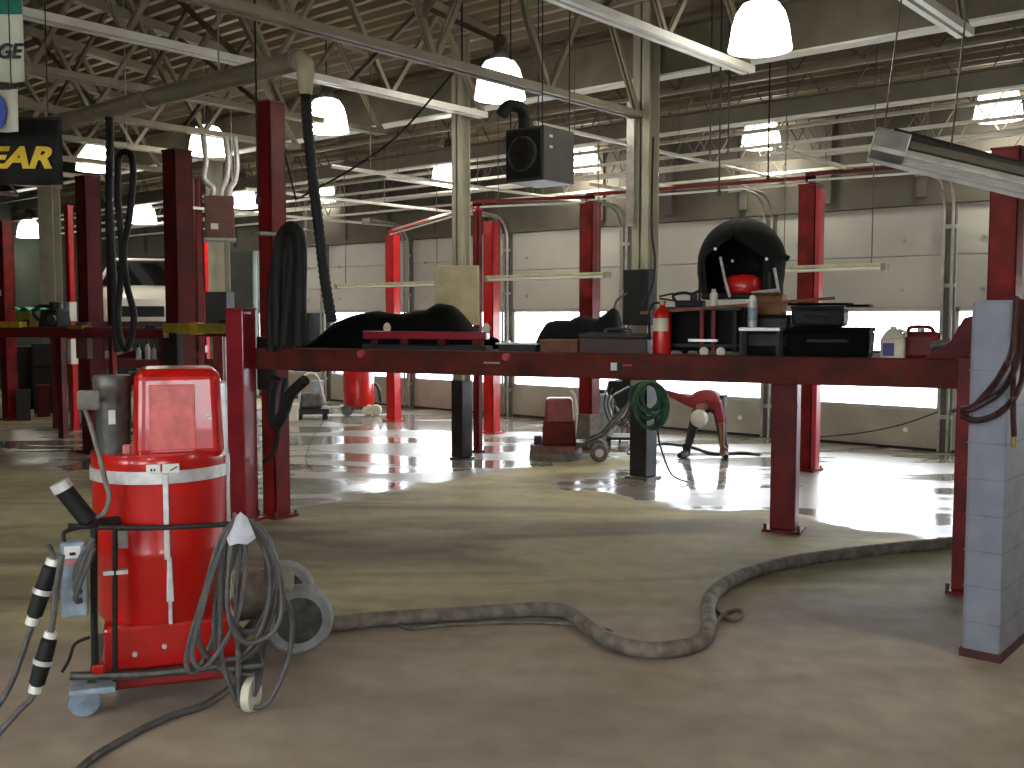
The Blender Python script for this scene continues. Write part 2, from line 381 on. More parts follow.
# main girder at the column row + beam further
girdm = mat('girder_paint', rgb(104, 98, 80), .55, 0, .12, 3)
def ibeam(name, p0, p1, h, w, label, cat, m=girdm, th=.02):
    p0 = Vector(p0); p1 = Vector(p1); L_ = (p1-p0).length; t = thing(name, label, cat, p0, math.atan2((p1-p0).y, (p1-p0).x))
    MB().b2((0, -th/2, .02), (L_, th/2, h-.02)).build('web_plate', m, t)
    MB().b2((0, -w/2, 0), (L_, w/2, .025)).build('bottom_flange', white_c if name != 'purlin' else m, t)
    MB().b2((0, -w/2, h-.025), (L_, w/2, h)).build('top_flange', m, t); return t
c1y = on_z(643, 478).y
ibeam('steel_girder', (XL, c1y+.25, 4.62), (XR, c1y+.25, 4.62), .56, .2, 'deep steel girder across the column heads behind the brightest lamp', 'girder')
ibeam('steel_girder', (XL, 11.9, 4.3), (XR, 11.9, 4.3), .26, .16, 'shallower olive steel beam between the columns and the doors', 'girder')
for j, (y, zb) in enumerate(((10.7, 4.75), (11.3, 4.7), (12.5, 4.32), (13.1, 4.22), (13.7, 4.12), (14.25, 4.0))):
    t = thing('bar_joist', 'open-web steel bar joist running parallel to the door wall', 'joist', (0, y, 0), group='bar joists over the door bay')
    zt = deck_z(y)-.05
    MB().b2((XL, -.035, zb-.02), (XR, .035, zb+.02)).build('bottom_chord', white_c if j > 1 else steel, t)
    MB().b2((XL, -.04, zt-.03), (XR, .04, zt+.03)).build('top_chord', steel, t)
    pts = []; x = XL+.1; k = 0
    while x < XR: pts.append((x, 0, zb+.02 if k % 2 == 0 else zt-.03)); x += .4; k += 1
    MB().tube(pts, .014, 6).build('web_rod', steel_d, t)
# columns
c1 = on_z(643, 478); c2 = on_z(462, 459)
colm = mat('column_paint', rgb(158, 155, 136), .5, 0, .1, 3)
def column(p, ztop, label, w=.25):
    t = thing('steel_column', label, 'column', (p.x, p.y, 0), FACE if False else 0)
    s = MB(); s.b2((-w/2, -w/2, .02), (w/2, -w/2+.018, ztop)); s.b2((-w/2, w/2-.018, .02), (w/2, w/2, ztop)); s.b2((-.01, -w/2, .02), (.01, w/2, ztop))
    s.build('shaft', colm, t); MB().b2((-w*.7, -w*.7, 0), (w*.7, w*.7, .025)).build('base_plate', greym, t)
    return t
c1 = Vector((c1.x, c1.y, 0))
t = column(c1, 5.4, 'tall cream steel column with black padding and a green hose coil', .22); t.location.y = c1.y
z0 = at_r(646, 477, c1).z; zz0 = at_r(646, 325, c1).z; zz1 = at_r(646, 270, c1).z
MB().b2((-.115, -.115, .03), (.115, .115, at_r(646, 385, c1).z)).build('lower_guard', mat('black_paint_worn', rgb(44, 38, 36), .5, 0, .35, 7), t, bevel=.01, label='dark scuffed column guard')
MB().b2((-.17, -.19, zz0), (.17, -.03, zz1)).build('black_box', black, t, bevel=.01, label='black electrical box')
MB().b2((-.15, -.17, zz1+.5), (-.05, -.13, zz1+1.9)).build('conduit', rail_m, t)
MB().tube(smoothpts([(.16, -.1, 3.9), (.17, -.13, 2.9), (.24, -.16, 2.5), (.2, -.16, 2.2), (.1, -.2, 2.0)]), .012, 6).build('power_cable', black, t, smooth=True)
MB().tube(smoothpts([(-.1, -.2, 2.15), (-.26, -.2, 2.05), (-.3, -.2, 1.8), (-.22, -.2, 1.55)]), .012, 6).build('power_cable', greyhose, t, smooth=True)
c2 = Vector((c2.x, c2.y, 0))
t = column(c2, deck_z(c2.y)-.1, 'cream steel column wrapped with a beige board at chest height', .17)
zb0, zb1 = at_r(466, 325, c2).z, at_r(466, 266, c2).z; t.location.y = c2.y
MB().box((.05, -.14, (zb0+zb1)/2), (.58, .06, zb1-zb0), rz=FACE).build('beige_board', tan, t, bevel=.01)
MB().b2((-.1, -.1, .03), (.1, .1, at_r(462, 380, c2).z)).build('lower_guard', MATS['black_paint_worn'], t, bevel=.01)
# far columns
for px, py, D, lab in ((220, 300, 19.0, 'pale far column under the brown heater box'), (52, 300, 20.5, 'pale green column far back beyond the black banner')):
    p = at_d(px, py, D); q = Vector((p.x, p.y, 0)); t = column(q, deck_z(q.y)-.1, lab, .3); t.location = q; t.rotation_euler.z = .6
    MB().b2((-.2, -.2, 1.5), (.2, .2, at_r(px, 292, q).z if px > 100 else 1.9)).build('dark_wrap', black, t)
# overhead pipes/conduits along X and Y
def pipe(name, p0, p1, r, m, lab, cat='pipe', n=8):
    p0 = Vector(p0); p1 = Vector(p1); t = thing(name, lab, cat, p0); MB().tube([p0-p0, p1-p0], r, n).build('tube', m, t, smooth=True)
    for f in (.12, .5, .88):
        q = p0.lerp(p1, f); MB().cyl(q-p0, Vector((q.x, q.y, deck_z(q.y)))-p0, .006, 6).build('hanger_rod', greym, t)
    return t
pipe('conduit', (XL+.1, 12.8, 4.02), (XR-.1, 12.8, 4.02), .02, white_c, 'thin white conduit running along above the doors')
for k, (x, z) in enumerate(((-7.0, 3.95), (-10.6, 3.85), (-12.8, 3.75), (-15.3, 3.7))):
    pipe('conduit', (x, 8.6+k*.2, z), (x, 14.49, z), .025, white_c, ['thin white conduit beside the tall column heading for the doors', 'thin white conduit right of the heater box', 'thin white conduit over the first far red lift', 'thin white conduit over the far end of the doors'][k])
# ------------------------------------------------------------------ lamps
LAMPS = [(760, 49, 'brightest large dome lamp, nearest of the high bay lamps'),
 (998, 119, 'dome lamp at the far right above the long strip fixture'),
 (500, 98, 'dome lamp crossed by a truss chord above the black unit heater'),
 (327, 131, 'dome lamp beside the hanging black exhaust hose'),
 (761, 147, 'dome lamp hanging directly under the brightest one'),
 (208, 154, 'dome lamp above the brown heater box'),
 (583, 169, 'dome lamp peeking out behind the black unit heater'),
 (94, 170, 'dome lamp beside the black banner'),
 (327, 202, 'small dome lamp low behind the black exhaust hose'),
 (144, 223, 'small dome lamp between two maroon lift posts'),
 (29, 237, 'small dome lamp beneath the black banner'),
 (449, 182, 'tiny distant lamp left of the column with the beige board'),
 (243, 207, 'dim distant lamp behind the brown heater box')]
ZL = 4.36
def mk_lamp(label, p, first=None):
    t = thing('high_bay_lamp', label, 'lamp', (p.x, p.y, ZL), 0, 'lit high bay dome lamps')
    return t
for i, (px, py, lab) in enumerate(LAMPS):
    zl = {9: 4.0, 10: 3.85, 11: 4.1, 12: 4.1}.get(i, ZL)
    p = on_z(px, py, zl); t = thing('high_bay_lamp', 'lit white '+lab, 'lamp', (p.x, p.y, zl), 0, 'high bay lamps')
    top = deck_z(p.y)-.02-zl
    MB().lathe([(.28, 0), (.285, .03), (.275, .1), (.26, .2), (.225, .32), (.17, .40), (.09, .43)], n=32).build('dome', lampm, t, smooth=True)
    MB().lathe([(.27, -.01), (.292, -.01), (.292, .015), (.27, .015), (.27, -.01)], n=32).build('rim', lampm, t, smooth=True)
    MB().lathe([(.001, .41), (.1, .41), (.11, .46), (.085, .52), (.08, .66), (.05, .70), (.001, .70)], n=16).build('ballast_housing', greym, t, smooth=True)
    MB().cyl((0, 0, .69), (0, 0, top), .012, 8).build('hanger_rod', greym, t)
    MB().lathe([(.001, .17), (.05, .18), (.06, .24), (.05, .34), (.03, .41)], n=12).build('bulb', lampm, t, smooth=True)
    ld = bpy.data.lights.new('lamp_light', 'POINT'); ld.energy = 48; ld.color = (1, .95, .86); ld.shadow_soft_size = .2
    lo = bpy.data.objects.new('lamp_light', ld); COL.objects.link(lo); lo.parent = t; lo.location = (0, 0, -.04)
# lamps outside the frame over the near bay: real fixtures of the same kind
for x, y in ((-1.2, -1.5), (-5.5, -1.0), (1.2, 5.5)):
    t = thing('high_bay_lamp', 'lit white dome lamp over the near bay', 'lamp', (x, y, ZL), 0, 'high bay lamps')
    MB().lathe([(.28, 0), (.275, .1), (.26, .2), (.225, .32), (.17, .40), (.09, .43)], n=24).build('dome', lampm, t, smooth=True)
    MB().cyl((0, 0, .42), (0, 0, deck_z(y)-ZL-.02), .03, 8).build('hanger_rod', greym, t)
    ld = bpy.data.lights.new('lamp_light', 'POINT'); ld.energy = 95; ld.color = (1, .95, .86); ld.shadow_soft_size = .2
    lo = bpy.data.objects.new('lamp_light', ld); COL.objects.link(lo); lo.parent = t; lo.location = (0, 0, -.04)
# world
w = bpy.data.worlds.new('sky'); SC.world = w; w.use_nodes = True; bg = w.node_tree.nodes['Background']
bg.inputs['Color'].default_value = (.86, .93, 1, 1); bg.inputs['Strength'].default_value = 13.0
SC.view_settings.view_transform = 'Standard'; SC.view_settings.look = 'None'; SC.view_settings.gamma = 1; SC.view_settings.exposure = .12
# ------------------------------------------------------------------ two-post lift columns
def post(px, pyb, pyt, wpx, m, label, k=1.25, name='lift_post', D=None, rz=0.0, zb=None, chan=True):
    p = on_z(px, pyb) if D is None else at_d(px, pyb, D)
    q = Vector((p.x, p.y, 0)); zt = at_r(px, pyt, q).z; depth = q.x*fh.x+q.y*fh.y; w = wpx/FPX*depth
    w_ = w/k
    t = thing(name, label, 'lift post', q, rz)
    s = MB(); h0 = .02
    if chan:
        s.b2((-w_/2, -w_*.45, h0), (w_/2, -w_*.45+.02, zt)); s.b2((-w_/2, -w_*.45, h0), (-w_/2+.02, w_*.45, zt)); s.b2((w_/2-.02, -w_*.45, h0), (w_/2, w_*.45, zt))
        s.b2((-w_/2, w_*.45-.02, h0), (-w_*.2, w_*.45, zt)); s.b2((w_*.2, w_*.45-.02, h0), (w_/2, w_*.45, zt))
    else: s.b2((-w_/2, -w_*.45, h0), (w_/2, w_*.45, zt))
    s.build('column', m, t, bevel=.006)
    MB().b2((-w_/2-.01, -w_*.47, zt), (w_/2+.01, w_*.47, zt+.02)).build('top_cap', m, t)
    MB().b2((-w_*.8, -w_*.7, 0), (w_*.8, w_*.7, .025)).build('base_plate', m, t)
    for a in (-1, 1):
        for b in (-1, 1): MB().cyl((a*w_*.68, b*w_*.58, .02), (a*w_*.68, b*w_*.58, .06), .014, 8).build('anchor_bolt', greym, t)
    t['w'] = 0; del t['w']
    return t, q, zt, w_
P1, q1, z1, w1 = post(277, 516, 105, 29, red_d, 'tallest dark red lift post directly behind the short rose-red post', k=1.4)
P2, q2, z2, w2 = post(184, 472, 152, 31, maroon, 'wide maroon lift post rising behind the red vacuum', k=1.4)
P3, q3, z3, w3 = post(95, 452, 178, 26, maroon, 'dark maroon lift post behind the grey vacuum canister', k=1.4)
P4, q4, z4, w4 = post(75, 430, 207, 9, red_b, 'thin bright red lift post with white reflective stripes')
for a, b in ((302, 321), (339, 364)):
    MB().b2((-w4*.54, -w4*.52, at_r(75, b, q4).z), (w4*.54, w4*.48, at_r(75, a, q4).z)).build('reflective_stripe', whitep, P4)
P5, q5, z5, w5 = post(11, 420, 222, 16, red, 'dark red lift post at the far left edge with a small white tag')
MB().b2((-.03, -w5*.47-.02, at_r(8, 296, q5).z), (.03, -w5*.46, at_r(8, 290, q5).z)).build('white_tag', whitep, P5)
P6, q6, z6, w6 = post(115, 436, 196, 8, red, 'slim red lift post with a white top, behind the hanging hoses')
MB().b2((-w6*.52, -w6*.5, at_r(115, 201, q6).z), (w6*.52, w6*.5, z6+.03)).build('white_top', whitep, P6)
P7, q7, z7, w7 = post(208, 405, 243, 8, red_b, 'slim bright red lift post beside the pale far column')
P7b, _, _, _ = post(201, 425, 180, 11, maroon, 'narrow dark maroon post hugging the wide maroon post')
P8, q8, z8, w8 = post(394, 421, 236, 14, red_b, 'bright red lift post at the far end of the window wall')
P9, q9, z9, w9 = post(492, 433, 223, 16, red_b, 'bright red lift post beside the beige board column')
P9b, q9b, z9b, w9b = post(478, 452, 212, 9, red, 'slim red post between the beige board column and the bright post')
P10, q10, z10, w10 = post(589, 448, 204, 20, red, 'tall red lift post behind the floor grinder')
P11, q11, z11, w11 = post(805, 470, 186, 22, red, 'tall red lift post right of the black canopy cart')
p12 = at_d(1004, 300, 10.9)
P12, q12, z12, w12 = post(1004, 300, 150, 33, red, 'wide dark red lift post rising behind the grey block wall', D=10.9)
MB().b2((-.13, -.16, .025), (.13, .16, .5)).build('lower_sleeve', greydust, P10, bevel=.01)
# pink flare-lit side strip on P11 is added: the flare's light is put into its colour
MB().b2((w11*.5, -w11*.4, .03), (w11*.5+.06, w11*.2, z11-.05)).build('flare_lit_strip', mat('flare_lit_red', rgb(190, 60, 70), .4, 0, .1, 5), P11, bevel=.005)
def carriage(P, z, w, m=None):
    MB().b2((-w*.62, -w*.6, z), (w*.62, -w*.3, z+.5)).build('carriage', m or greym, P, bevel=.01)
carriage(P2, 1.25, w2, darkgrey); carriage(P1, 1.2, w1, darkgrey); carriage(P3, 1.3, w3, brownbox)
def orail(pa, pb, m, label, r=.035):
    """overhead crossbar from post to post, with end brackets"""
    pa = Vector(pa); pb = Vector(pb); t = thing('overhead_crossbar', label, 'crossbar', pa, 0)
    d = pb-pa
    MB().bar((0, 0, 0), d, .05, .045).build('bar', m, t, bevel=.008)
    MB().tube([(0, -.06, -.08), (d.x, d.y-.06, d.z-.08)], .014, 8).build('hydraulic_line', white_c, t, smooth=True)
    for q in (Vector((0, 0, 0)), d): MB().box(q+Vector((0, 0, -.03)), (.1, .1, .1)).build('end_bracket', m, t, bevel=.01)
orail((q8.x, q8.y, z8+.1), (q9b.x, q9b.y, z9b+.1), red_b, 'red crossbar joining the two furthest bright red posts')
orail((q9b.x, q9b.y, z9b+.14), (q10.x, q10.y, z10+.1), red, 'red crossbar ending on the post behind the grinder')
orail((q10.x, q10.y, z10+.13), (q11.x, q11.y, z11+.1), red, 'red crossbar passing behind the black canopy and tall column')
orail((q11.x, q11.y, z11+.14), (q12.x, q12.y, z12-.1), maroon, 'dark red crossbar running to the post by the block wall')
# ------------------------------------------------------------------ near platform lift (broadside)
A = on_z(247, 516); Bp = on_z(784, 530); C_ = on_z(962, 592)
A.z = Bp.z = C_.z = 0
d_ = (C_-A); Ld = d_.length; ang = math.atan2(d_.y, d_.x); dn = d_.normalized(); nrm = Vector((-dn.y, dn.x, 0))
if nrm.dot(fh) < 0: nrm = -nrm
zbt = 1.40; ztp = 1.60
LF = thing('platform_lift', 'long rusty red platform lift whose deck carries tools and tarp, near the camera', 'vehicle lift', A, ang)
off = (Bp-A).dot(nrm); alongB = (Bp-A).dot(dn)
def lx(px, py, z=None):    # along/perp coords on deck height
    p = on_z(px, py, ztp if z is None else z); return (p-A).dot(dn), (p-A).dot(nrm)
MB().b2((-.1, -.06, zbt), (Ld+.1, .06, ztp)).build('front_runway_beam', rustred, LF, bevel=.012)
MB().b2((-.1, off-.06, zbt), (Ld+.1, off+.06, ztp)).build('rear_runway_beam', rustred, LF, bevel=.012)
MB().b2((-.08, .055, ztp-.05), (Ld+.08, off-.055, ztp-.015)).build('deck_plate', mat('dark_deck_plate', rgb(60, 34, 28), .7, 0, .3, 6, .1), LF)
for x in (.25, Ld-.25): MB().b2((x-.06, .055, zbt+.02), (x+.06, off-.055, ztp-.052)).build('cross_member', rustred, LF)
def leg(x, y, m, wx, top, name='leg'):
    l = MB().b2((x-wx/2, y-wx*.45, .02), (x+wx/2, y+wx*.45, top)).build(name, m, LF, bevel=.01)
    MB().b2((x-wx*.75, y-wx*.7, 0), (x+wx*.75, y+wx*.7, .022)).build('foot_plate', m, l)
    for a in (-1, 1): MB().cyl((x+a*wx*.66, y-wx*.55, .02), (x+a*wx*.66, y-wx*.55, .07), .014, 8).build('anchor_bolt', greym, l)
    return l
al = leg(.10, -.16, pinkred, .2, at_r(247, 310, A).z); al['label'] = 'smooth rose-red corner post taller than the deck'
leg(alongB, off, red, .22, zbt); leg(Ld, .0, red, .14, ztp+.02)
MB().b2((-.01, -.26, at_r(247, 310, A).z), (.21, -.06, at_r(247, 310, A).z+.015)).build('post_cap', pinkred, LF)
# decals on the front beam
def dx_(px): # along coordinate for image column px on the beam front
    d = ray(px, 360); n2 = nrm; o = A - nrm*.06; t_ = (o-EYE).dot(n2)/d.dot(n2); return (EYE+d*t_-A).dot(dn)
y0 = -.066
MB().b2((dx_(611), y0, 1.47), (dx_(617), y0+.006, 1.53)).build('decal', whitep, LF)
MB().b2((dx_(617.5), y0, 1.46), (dx_(622.5), y0+.006, 1.535)).build('decal', blackp, LF)
MB().b2((dx_(623), y0, 1.505), (dx_(632), y0+.006, 1.52)).build('decal', pinkred, LF)
MB().b2((dx_(484), y0, 1.50), (dx_(500), y0+.006, 1.515)).build('decal', tan, LF)
for px in (363, 508):
    MB().cyl((dx_(px), -.06, 1.56), (dx_(px), -.11, 1.56), .03, 12).build('end_knob', mat('pink_plastic', rgb(200, 70, 90), .5), LF, smooth=True)
for px in (596, 645, 900, 700): MB().cyl((dx_(px), -.06, 1.5), (dx_(px), -.07, 1.5), .02, 10).build('bolt', darkgrey, LF)
# air line hanging under / ladder lock rail on top at left
def dk(px, depth=.25): # local coordinates on the deck at column px and distance depth behind the front beam
    d = ray(px, 350); o = A + nrm*depth; t_ = (o-EYE).dot(nrm)/d.dot(nrm); return (EYE+d*t_-A).dot(dn)
def zpx(px, py, depth=.25):
    d = ray(px, py); o = A + nrm*depth; t_ = (o-EYE).dot(nrm)/d.dot(nrm); return (EYE+d*t_).z
ML = Matrix.Translation(A) @ Matrix.Rotation(ang, 4, 'Z')
def dth(name, label, cat, px, depth, z=ztp-.015):
    p = ML @ Vector((dk(px, depth), depth, z)); return thing(name, label, cat, p, ang)
# raised pink rail rack
x0, x1 = dk(365, .3), dk(488, .3)
RK = thing('jack_beam', 'rose-red sliding jack beam lying along the deck beneath the tarp', 'jack', ML @ Vector(((x0+x1)/2, .3, ztp-.015)), ang)
w = (x1-x0)/2
MB().b2((-w, -.04, .1), (w, .04, .17)).build('top_rail', pinkred, RK, bevel=.01)
MB().b2((-w, -.05, 0), (w, .1, .05)).build('lower_rail', darkgrey, RK, bevel=.01)
for x in (-w*.8, -.3*w, .3*w, w*.85): MB().b2((x-.04, -.035, .04), (x+.04, .035, .11)).build('spacer', rustred, RK)
for x in (-w*.62, w*.97): MB().lathe([(.001, 0), (.03, .002), (.035, .04), (.02, .07), (.001, .08)], c=(x, -.0, .168), n=12).build('rubber_pad', cream, RK, smooth=True)
# tarp mound
import mathutils.noise as mn
def mound(name, label, cat, prof, depth, thick, m, px0):
    """prof: list of (px, py) silhouette; lofted cloth mound resting on deck"""
    xs = [dk(p, depth) for p, _ in prof]; zs = [zpx(p, q, depth)-(ztp-.015) for p, q in prof]
    cx = (xs[0]+xs[-1])/2
    root = ML @ Vector((cx, depth, ztp-.015)); mb = MB(); nx = 60; ny = 14; g = []
    for i in range(nx+1):
        X = xs[0]+(xs[-1]-xs[0])*i/nx
        k = max(j for j in range(len(xs)) if xs[j] <= X+1e-6); k = min(k, len(xs)-2); tt = (X-xs[k])/(xs[k+1]-xs[k]); Z = max(.012, zs[k]*(1-tt)+zs[k+1]*tt)
        row = []
        for j in range(ny+1):
            v = -1+2*j/ny; h = Z*max(0, 1-abs(v)**2.6)
            h += .02*mn.noise(Vector((X*5, v*3, 1)))*(1-abs(v)) if Z > .05 else 0
            row.append(mb._v((X-cx, v*thick, max(.002, h))))
        g.append(row)
    for i in range(nx):
        for j in range(ny): mb.bm.faces.new((g[i][j], g[i+1][j], g[i+1][j+1], g[i][j+1]))
    mb.bm.faces.new([r[0] for r in g][::-1]+[r[-1] for r in g]) if False else None
    o = mb.build(name, m, None, smooth=True, loc=root, rz=ang); md = o.modifiers.new('Solidify', 'SOLIDIFY'); md.thickness = .012; md.offset = 1
    return tag(o, label, cat)
mound('tarp', 'long black tarp heaped over gear on the left half of the deck', 'tarp', [(308, 350), (325, 338), (340, 322), (352, 317), (372, 313), (400, 315), (428, 311), (440, 305), (452, 306), (462, 317), (468, 327), (480, 334), (490, 338)], .62, .26, tarm, 308)
# ------------------------------------------------------------------ gear on the lift deck
ZD = ztp-.015
def dbox(px0, px1, py0, py1, depth):   # half width and height on the deck for a pixel box
    x0, x1 = dk(px0, depth), dk(px1, depth); return (x1-x0)/2, zpx((px0+px1)/2, py0, depth)-ZD
def rootpx(name, label, cat, px, depth, rz=0, z=0, group=None):
    return thing(name, label, cat, ML @ Vector((dk(px, depth), depth, ZD+z)), ang+rz, group)
# wooden crate + dark tool box + black coat heap
hw, hz = dbox(545, 581, 340, 352, .2); t = rootpx('wooden_crate', 'small brown wooden crate under the dark heap, nearest the deck middle', 'crate', 563, .2)
MB().b2((-hw, -.1, 0), (hw, .1, .1)).build('body', woodm, t, bevel=.006); MB().b2((-hw-.01, -.11, .1), (hw+.01, .11, .115)).build('lid', brown, t)
hw, hz = dbox(584, 651, 337, 352, .25); t = rootpx('toolbox', 'long dark brown toolbox left of the fire extinguisher', 'toolbox', 618, .25)
MB().b2((-hw, -.13, 0), (hw, .13, .13)).build('body', mat('dark_brown_paint', rgb(62, 34, 28), .5), t, bevel=.008); MB().b2((-hw-.008, -.14, .13), (hw+.008, .14, .17)).build('lid', darkgrey, t, bevel=.008)
MB().tube(smoothpts([(-.1, 0, .17), (-.1, 0, .2), (.1, 0, .2), (.1, 0, .17)], 4), .01, 6).build('handle', greym, t, smooth=True)
mound('work_coat', 'black work coat thrown in a heap over the toolbox', 'coat', [(540, 345), (543, 333), (549, 323), (558, 321), (570, 322), (580, 317), (588, 319), (598, 321), (606, 315), (615, 308), (612, 322), (618, 331), (630, 335), (642, 338)][:10]+[(620, 330), (632, 336), (642, 341)], .62, .16, blackcloth, 540)
t = rootpx('metal_tray', 'thin bright metal tray lying on the deck beside the wooden crate', 'tray', 520, .2); hw, _ = dbox(500, 541, 340, 350, .2)
MB().b2((-hw, -.08, .07), (hw, .08, .082)).build('sheet', silver, t); MB().b2((-hw+.02, -.06, 0), (hw-.02, .06, .07)).build('base', darkgrey, t)
# fire extinguisher
t = rootpx('fire_extinguisher', 'red fire extinguisher standing on the lift deck in front of the tall column', 'fire extinguisher', 662, .12); hw, hz = dbox(652, 671, 297, 357, .12)
hz = .44; r = .072
MB().lathe([(.001, 0), (r*.95, 0), (r, .015), (r, .3), (r*.85, .345), (r*.4, .375), (.022, .385), (.022, .4), (.001, .4)], n=28).build('cylinder', red_b, t, smooth=True)
MB().lathe([(.001, .395), (.026, .395), (.026, .425), (.001, .425)], n=14).build('valve', brass, t, smooth=True)
MB().box((.03, 0, .435), (.11, .02, .014), ry=.15).build('carry_handle', black, t); MB().box((.03, 0, .47), (.11, .02, .014), ry=-.2).build('squeeze_lever', black, t)
MB().tube(smoothpts([(-.02, 0, .41), (-.075, -.01, .40), (-.1, -.02, .33), (-.095, -.03, .2), (-.085, -.04, .12)]), .009, 8).build('discharge_hose', black, t, smooth=True)
lb = MB(); n = 10
for k in range(n):
    a0, a1 = [-PI/2-1.0+2.0*(k+j)/n for j in (0, 1)]; r2 = r+.0015
    v = [lb._v((r2*math.cos(a), r2*math.sin(a), z)) for a, z in ((a0, .19), (a1, .19), (a1, .29), (a0, .29))]; lb.bm.faces.new(v)
lb.build('label_sticker', cream, t)
# black tool cart
hw, hz = dbox(674, 745, 303, 357, .35); t = rootpx('tool_cart', 'black wheeled tool cart crowded with tools beneath the canopy', 'tool cart', 708, .38)
MB().b2((-hw, -.12, .035), (hw+.05, .2, hz-.05)).build('cabinet', mat('black_enamel', rgb(16, 14, 16), .75, spec=.2), t, bevel=.01)
MB().b2((-hw-.02, -.2, hz-.06), (hw+.02, .22, hz-.03)).build('top_shelf', darkgrey, t, bevel=.006)
MB().b2((-hw, -.2, .07), (hw, .0, .09)).build('lower_shelf', darkgrey, t)
for x in (-hw+.03, 0.0, .09, hw-.03): MB().b2((x-.014, -.2, .03), (x+.014, -.17, hz-.06)).build('upright', red if abs(x) < .1 else black, t)
MB().b2((-.1, -.22, .11), (.13, -.2, .13)).build('push_bar', silver, t)
for x in (.02, .15): MB().lathe([(.001, -.012), (.035, -.012), (.035, .012), (.001, .012)], c=(x, -.19, .035), n=16, axis='Y').build('caster', cream, t, smooth=True)
for x in (-hw+.05, hw-.05): MB().lathe([(.001, -.012), (.03, -.012), (.03, .012), (.001, .012)], c=(x, .15, .03), n=16, axis='Y').build('caster', black, t, smooth=True)
def can(px, py0, py1, w, depth, m, lab, capmm, zbase):
    zb = zbase; zt = zpx(px, py0, depth); p = ML @ Vector((dk(px, depth), depth, zb)); h = zt-zb; t = thing('spray_can', lab, 'spray can', p, ang)
    MB().lathe([(.001, 0), (w, 0), (w, h*.72), (w*.75, h*.8), (.001, h*.8)], n=20).build('body', m, t, smooth=True)
    MB().lathe([(w*.6, h*.78), (w*.6, h*.96), (w*.5, h), (.001, h)], n=16).build('cap', capmm, t, smooth=True)
zs = ZD+hz-.03
can(713, 289, 313, .03, .24, whitep, 'white spray can standing upright at the front of the tool cart', silver, zs)
# cardboard box
h2, z2_ = dbox(755, 783, 298, 317, .5); t = rootpx('cardboard_box', 'brown cardboard box under the canopy frame', 'box', 769, .45, z=hz*.78)
MB().b2((-h2, -.1, 0), (h2, .12, .15)).build('body', brown, t, bevel=.004); MB().box((0, -.14, .152), (h2*2, .08, .004), rx=-.3).build('flap', brown, t)
tt = rootpx('parts_cabinet', 'low dark parts cabinet supporting the cardboard box', 'cabinet', 770, .45); MB().b2((-.19, -.14, 0), (.17, .16, hz*.78)).build('body', MATS['black_enamel'], tt, bevel=.01)
for z in (.08, .2): MB().b2((-.17, -.155, z), (.15, -.14, z+.09)).build('drawer', darkgrey, tt, bevel=.004)
# bottle with pale blue label
t = rootpx('squeeze_bottle', 'clear squeeze bottle with a rounded top and pale blue label, by the canopy frame', 'bottle', 752, .18); zb = zpx(752, 327, .18); zt = zpx(752, 295, .18)
t.location.z = zb; h = zt-zb
MB().lathe([(.001, 0), (.034, 0), (.036, .02), (.036, h*.7), (.03, h*.8), (.001, h*.8)], n=20).build('body', silver, t, smooth=True)
MB().lathe([(.03, h*.79), (.028, h*.9), (.018, h*.98), (.001, h)], n=16).build('cap', whitep, t, smooth=True)
MB().lathe([(.037, h*.2), (.037, h*.6)], n=20).build('label_sticker', bluegrey, t, smooth=True)
b = rootpx('step_stool', 'small silver-edged step stool on the deck below the pale blue bottle', 'stool', 763, .18)
MB().b2((-.17, -.08, zb-ZD-.03), (.14, .1, zb-ZD-.002)).build('tread', silver, b, bevel=.006)
for x in (-.15, .12):
    for y in (-.06, .08): MB().b2((x-.012, y-.012, 0), (x+.012, y+.012, zb-ZD-.03)).build('leg', darkgrey, b)
# canopy
CD = .98
t = rootpx('canopy_chair', 'big black canopy hood on a tubular frame holding a red bag', 'canopy chair', 740, CD)
cz = zpx(740, 262, CD)-ZD; rw = (dk(783, CD)-dk(697, CD))/2; rh = zpx(740, 218, CD)-ZD-cz
hood = MB(); n1, n2 = 26, 22
g = []
for i in range(n1+1):
    th = -.9 + (PI*.5+.9)*i/n1     # elevation from below to top
    row = []
    for k in range(n2+1):
        a = .55 + (2*PI-1.1)*k/n2 - PI/2 if th < .35 else None
        op = max(0, min(1, (.55-th)/.5)); a = -PI/2 + op*.75 + (2*PI-2*op*.75)*k/n2
        rr = math.cos(th) if th > 0 else 1-.12*(th/.9)**2
        zz = math.sin(th)*rh if th > 0 else th*rh*.95
        wob = 1+.03*mn.noise(Vector((math.cos(a)*2, math.sin(a)*2, th*2)))
        row.append(hood._v((rr*math.cos(a)*rw*wob, rr*math.sin(a)*.36*wob, cz+zz)))
    g.append(row)
for i in range(n1):
    for k in range(n2): hood.bm.faces.new((g[i][k], g[i][k+1], g[i+1][k+1], g[i+1][k]))
ho = hood.build('canopy', blackcloth, t, smooth=True); md = ho.modifiers.new('Solidify', 'SOLIDIFY'); md.thickness = .012
MB().box((rw*1.02, -.1, cz+.03), (.09, .03, .05), ry=.5).build('side_flap', blackcloth, t, bevel=.01)
def lp(px, py, y): # local point in canopy frame
    return (dk(px, CD+y)-dk(740, CD), y, zpx(px, py, CD+y)-ZD)
MB().tube([lp(719, 257, -.34), lp(724, 280, -.34), lp(729, 297, -.34)], .012, 8).build('frame_tube', silver, t, smooth=True)
MB().tube([lp(773, 268, -.34), lp(779, 300, -.34), lp(784, 327, -.36)], .012, 8).build('frame_tube', silver, t, smooth=True)
MB().tube([lp(751, 293, -.35), lp(778, 290, -.35)], .014, 8).build('frame_tube', silver, t, smooth=True)
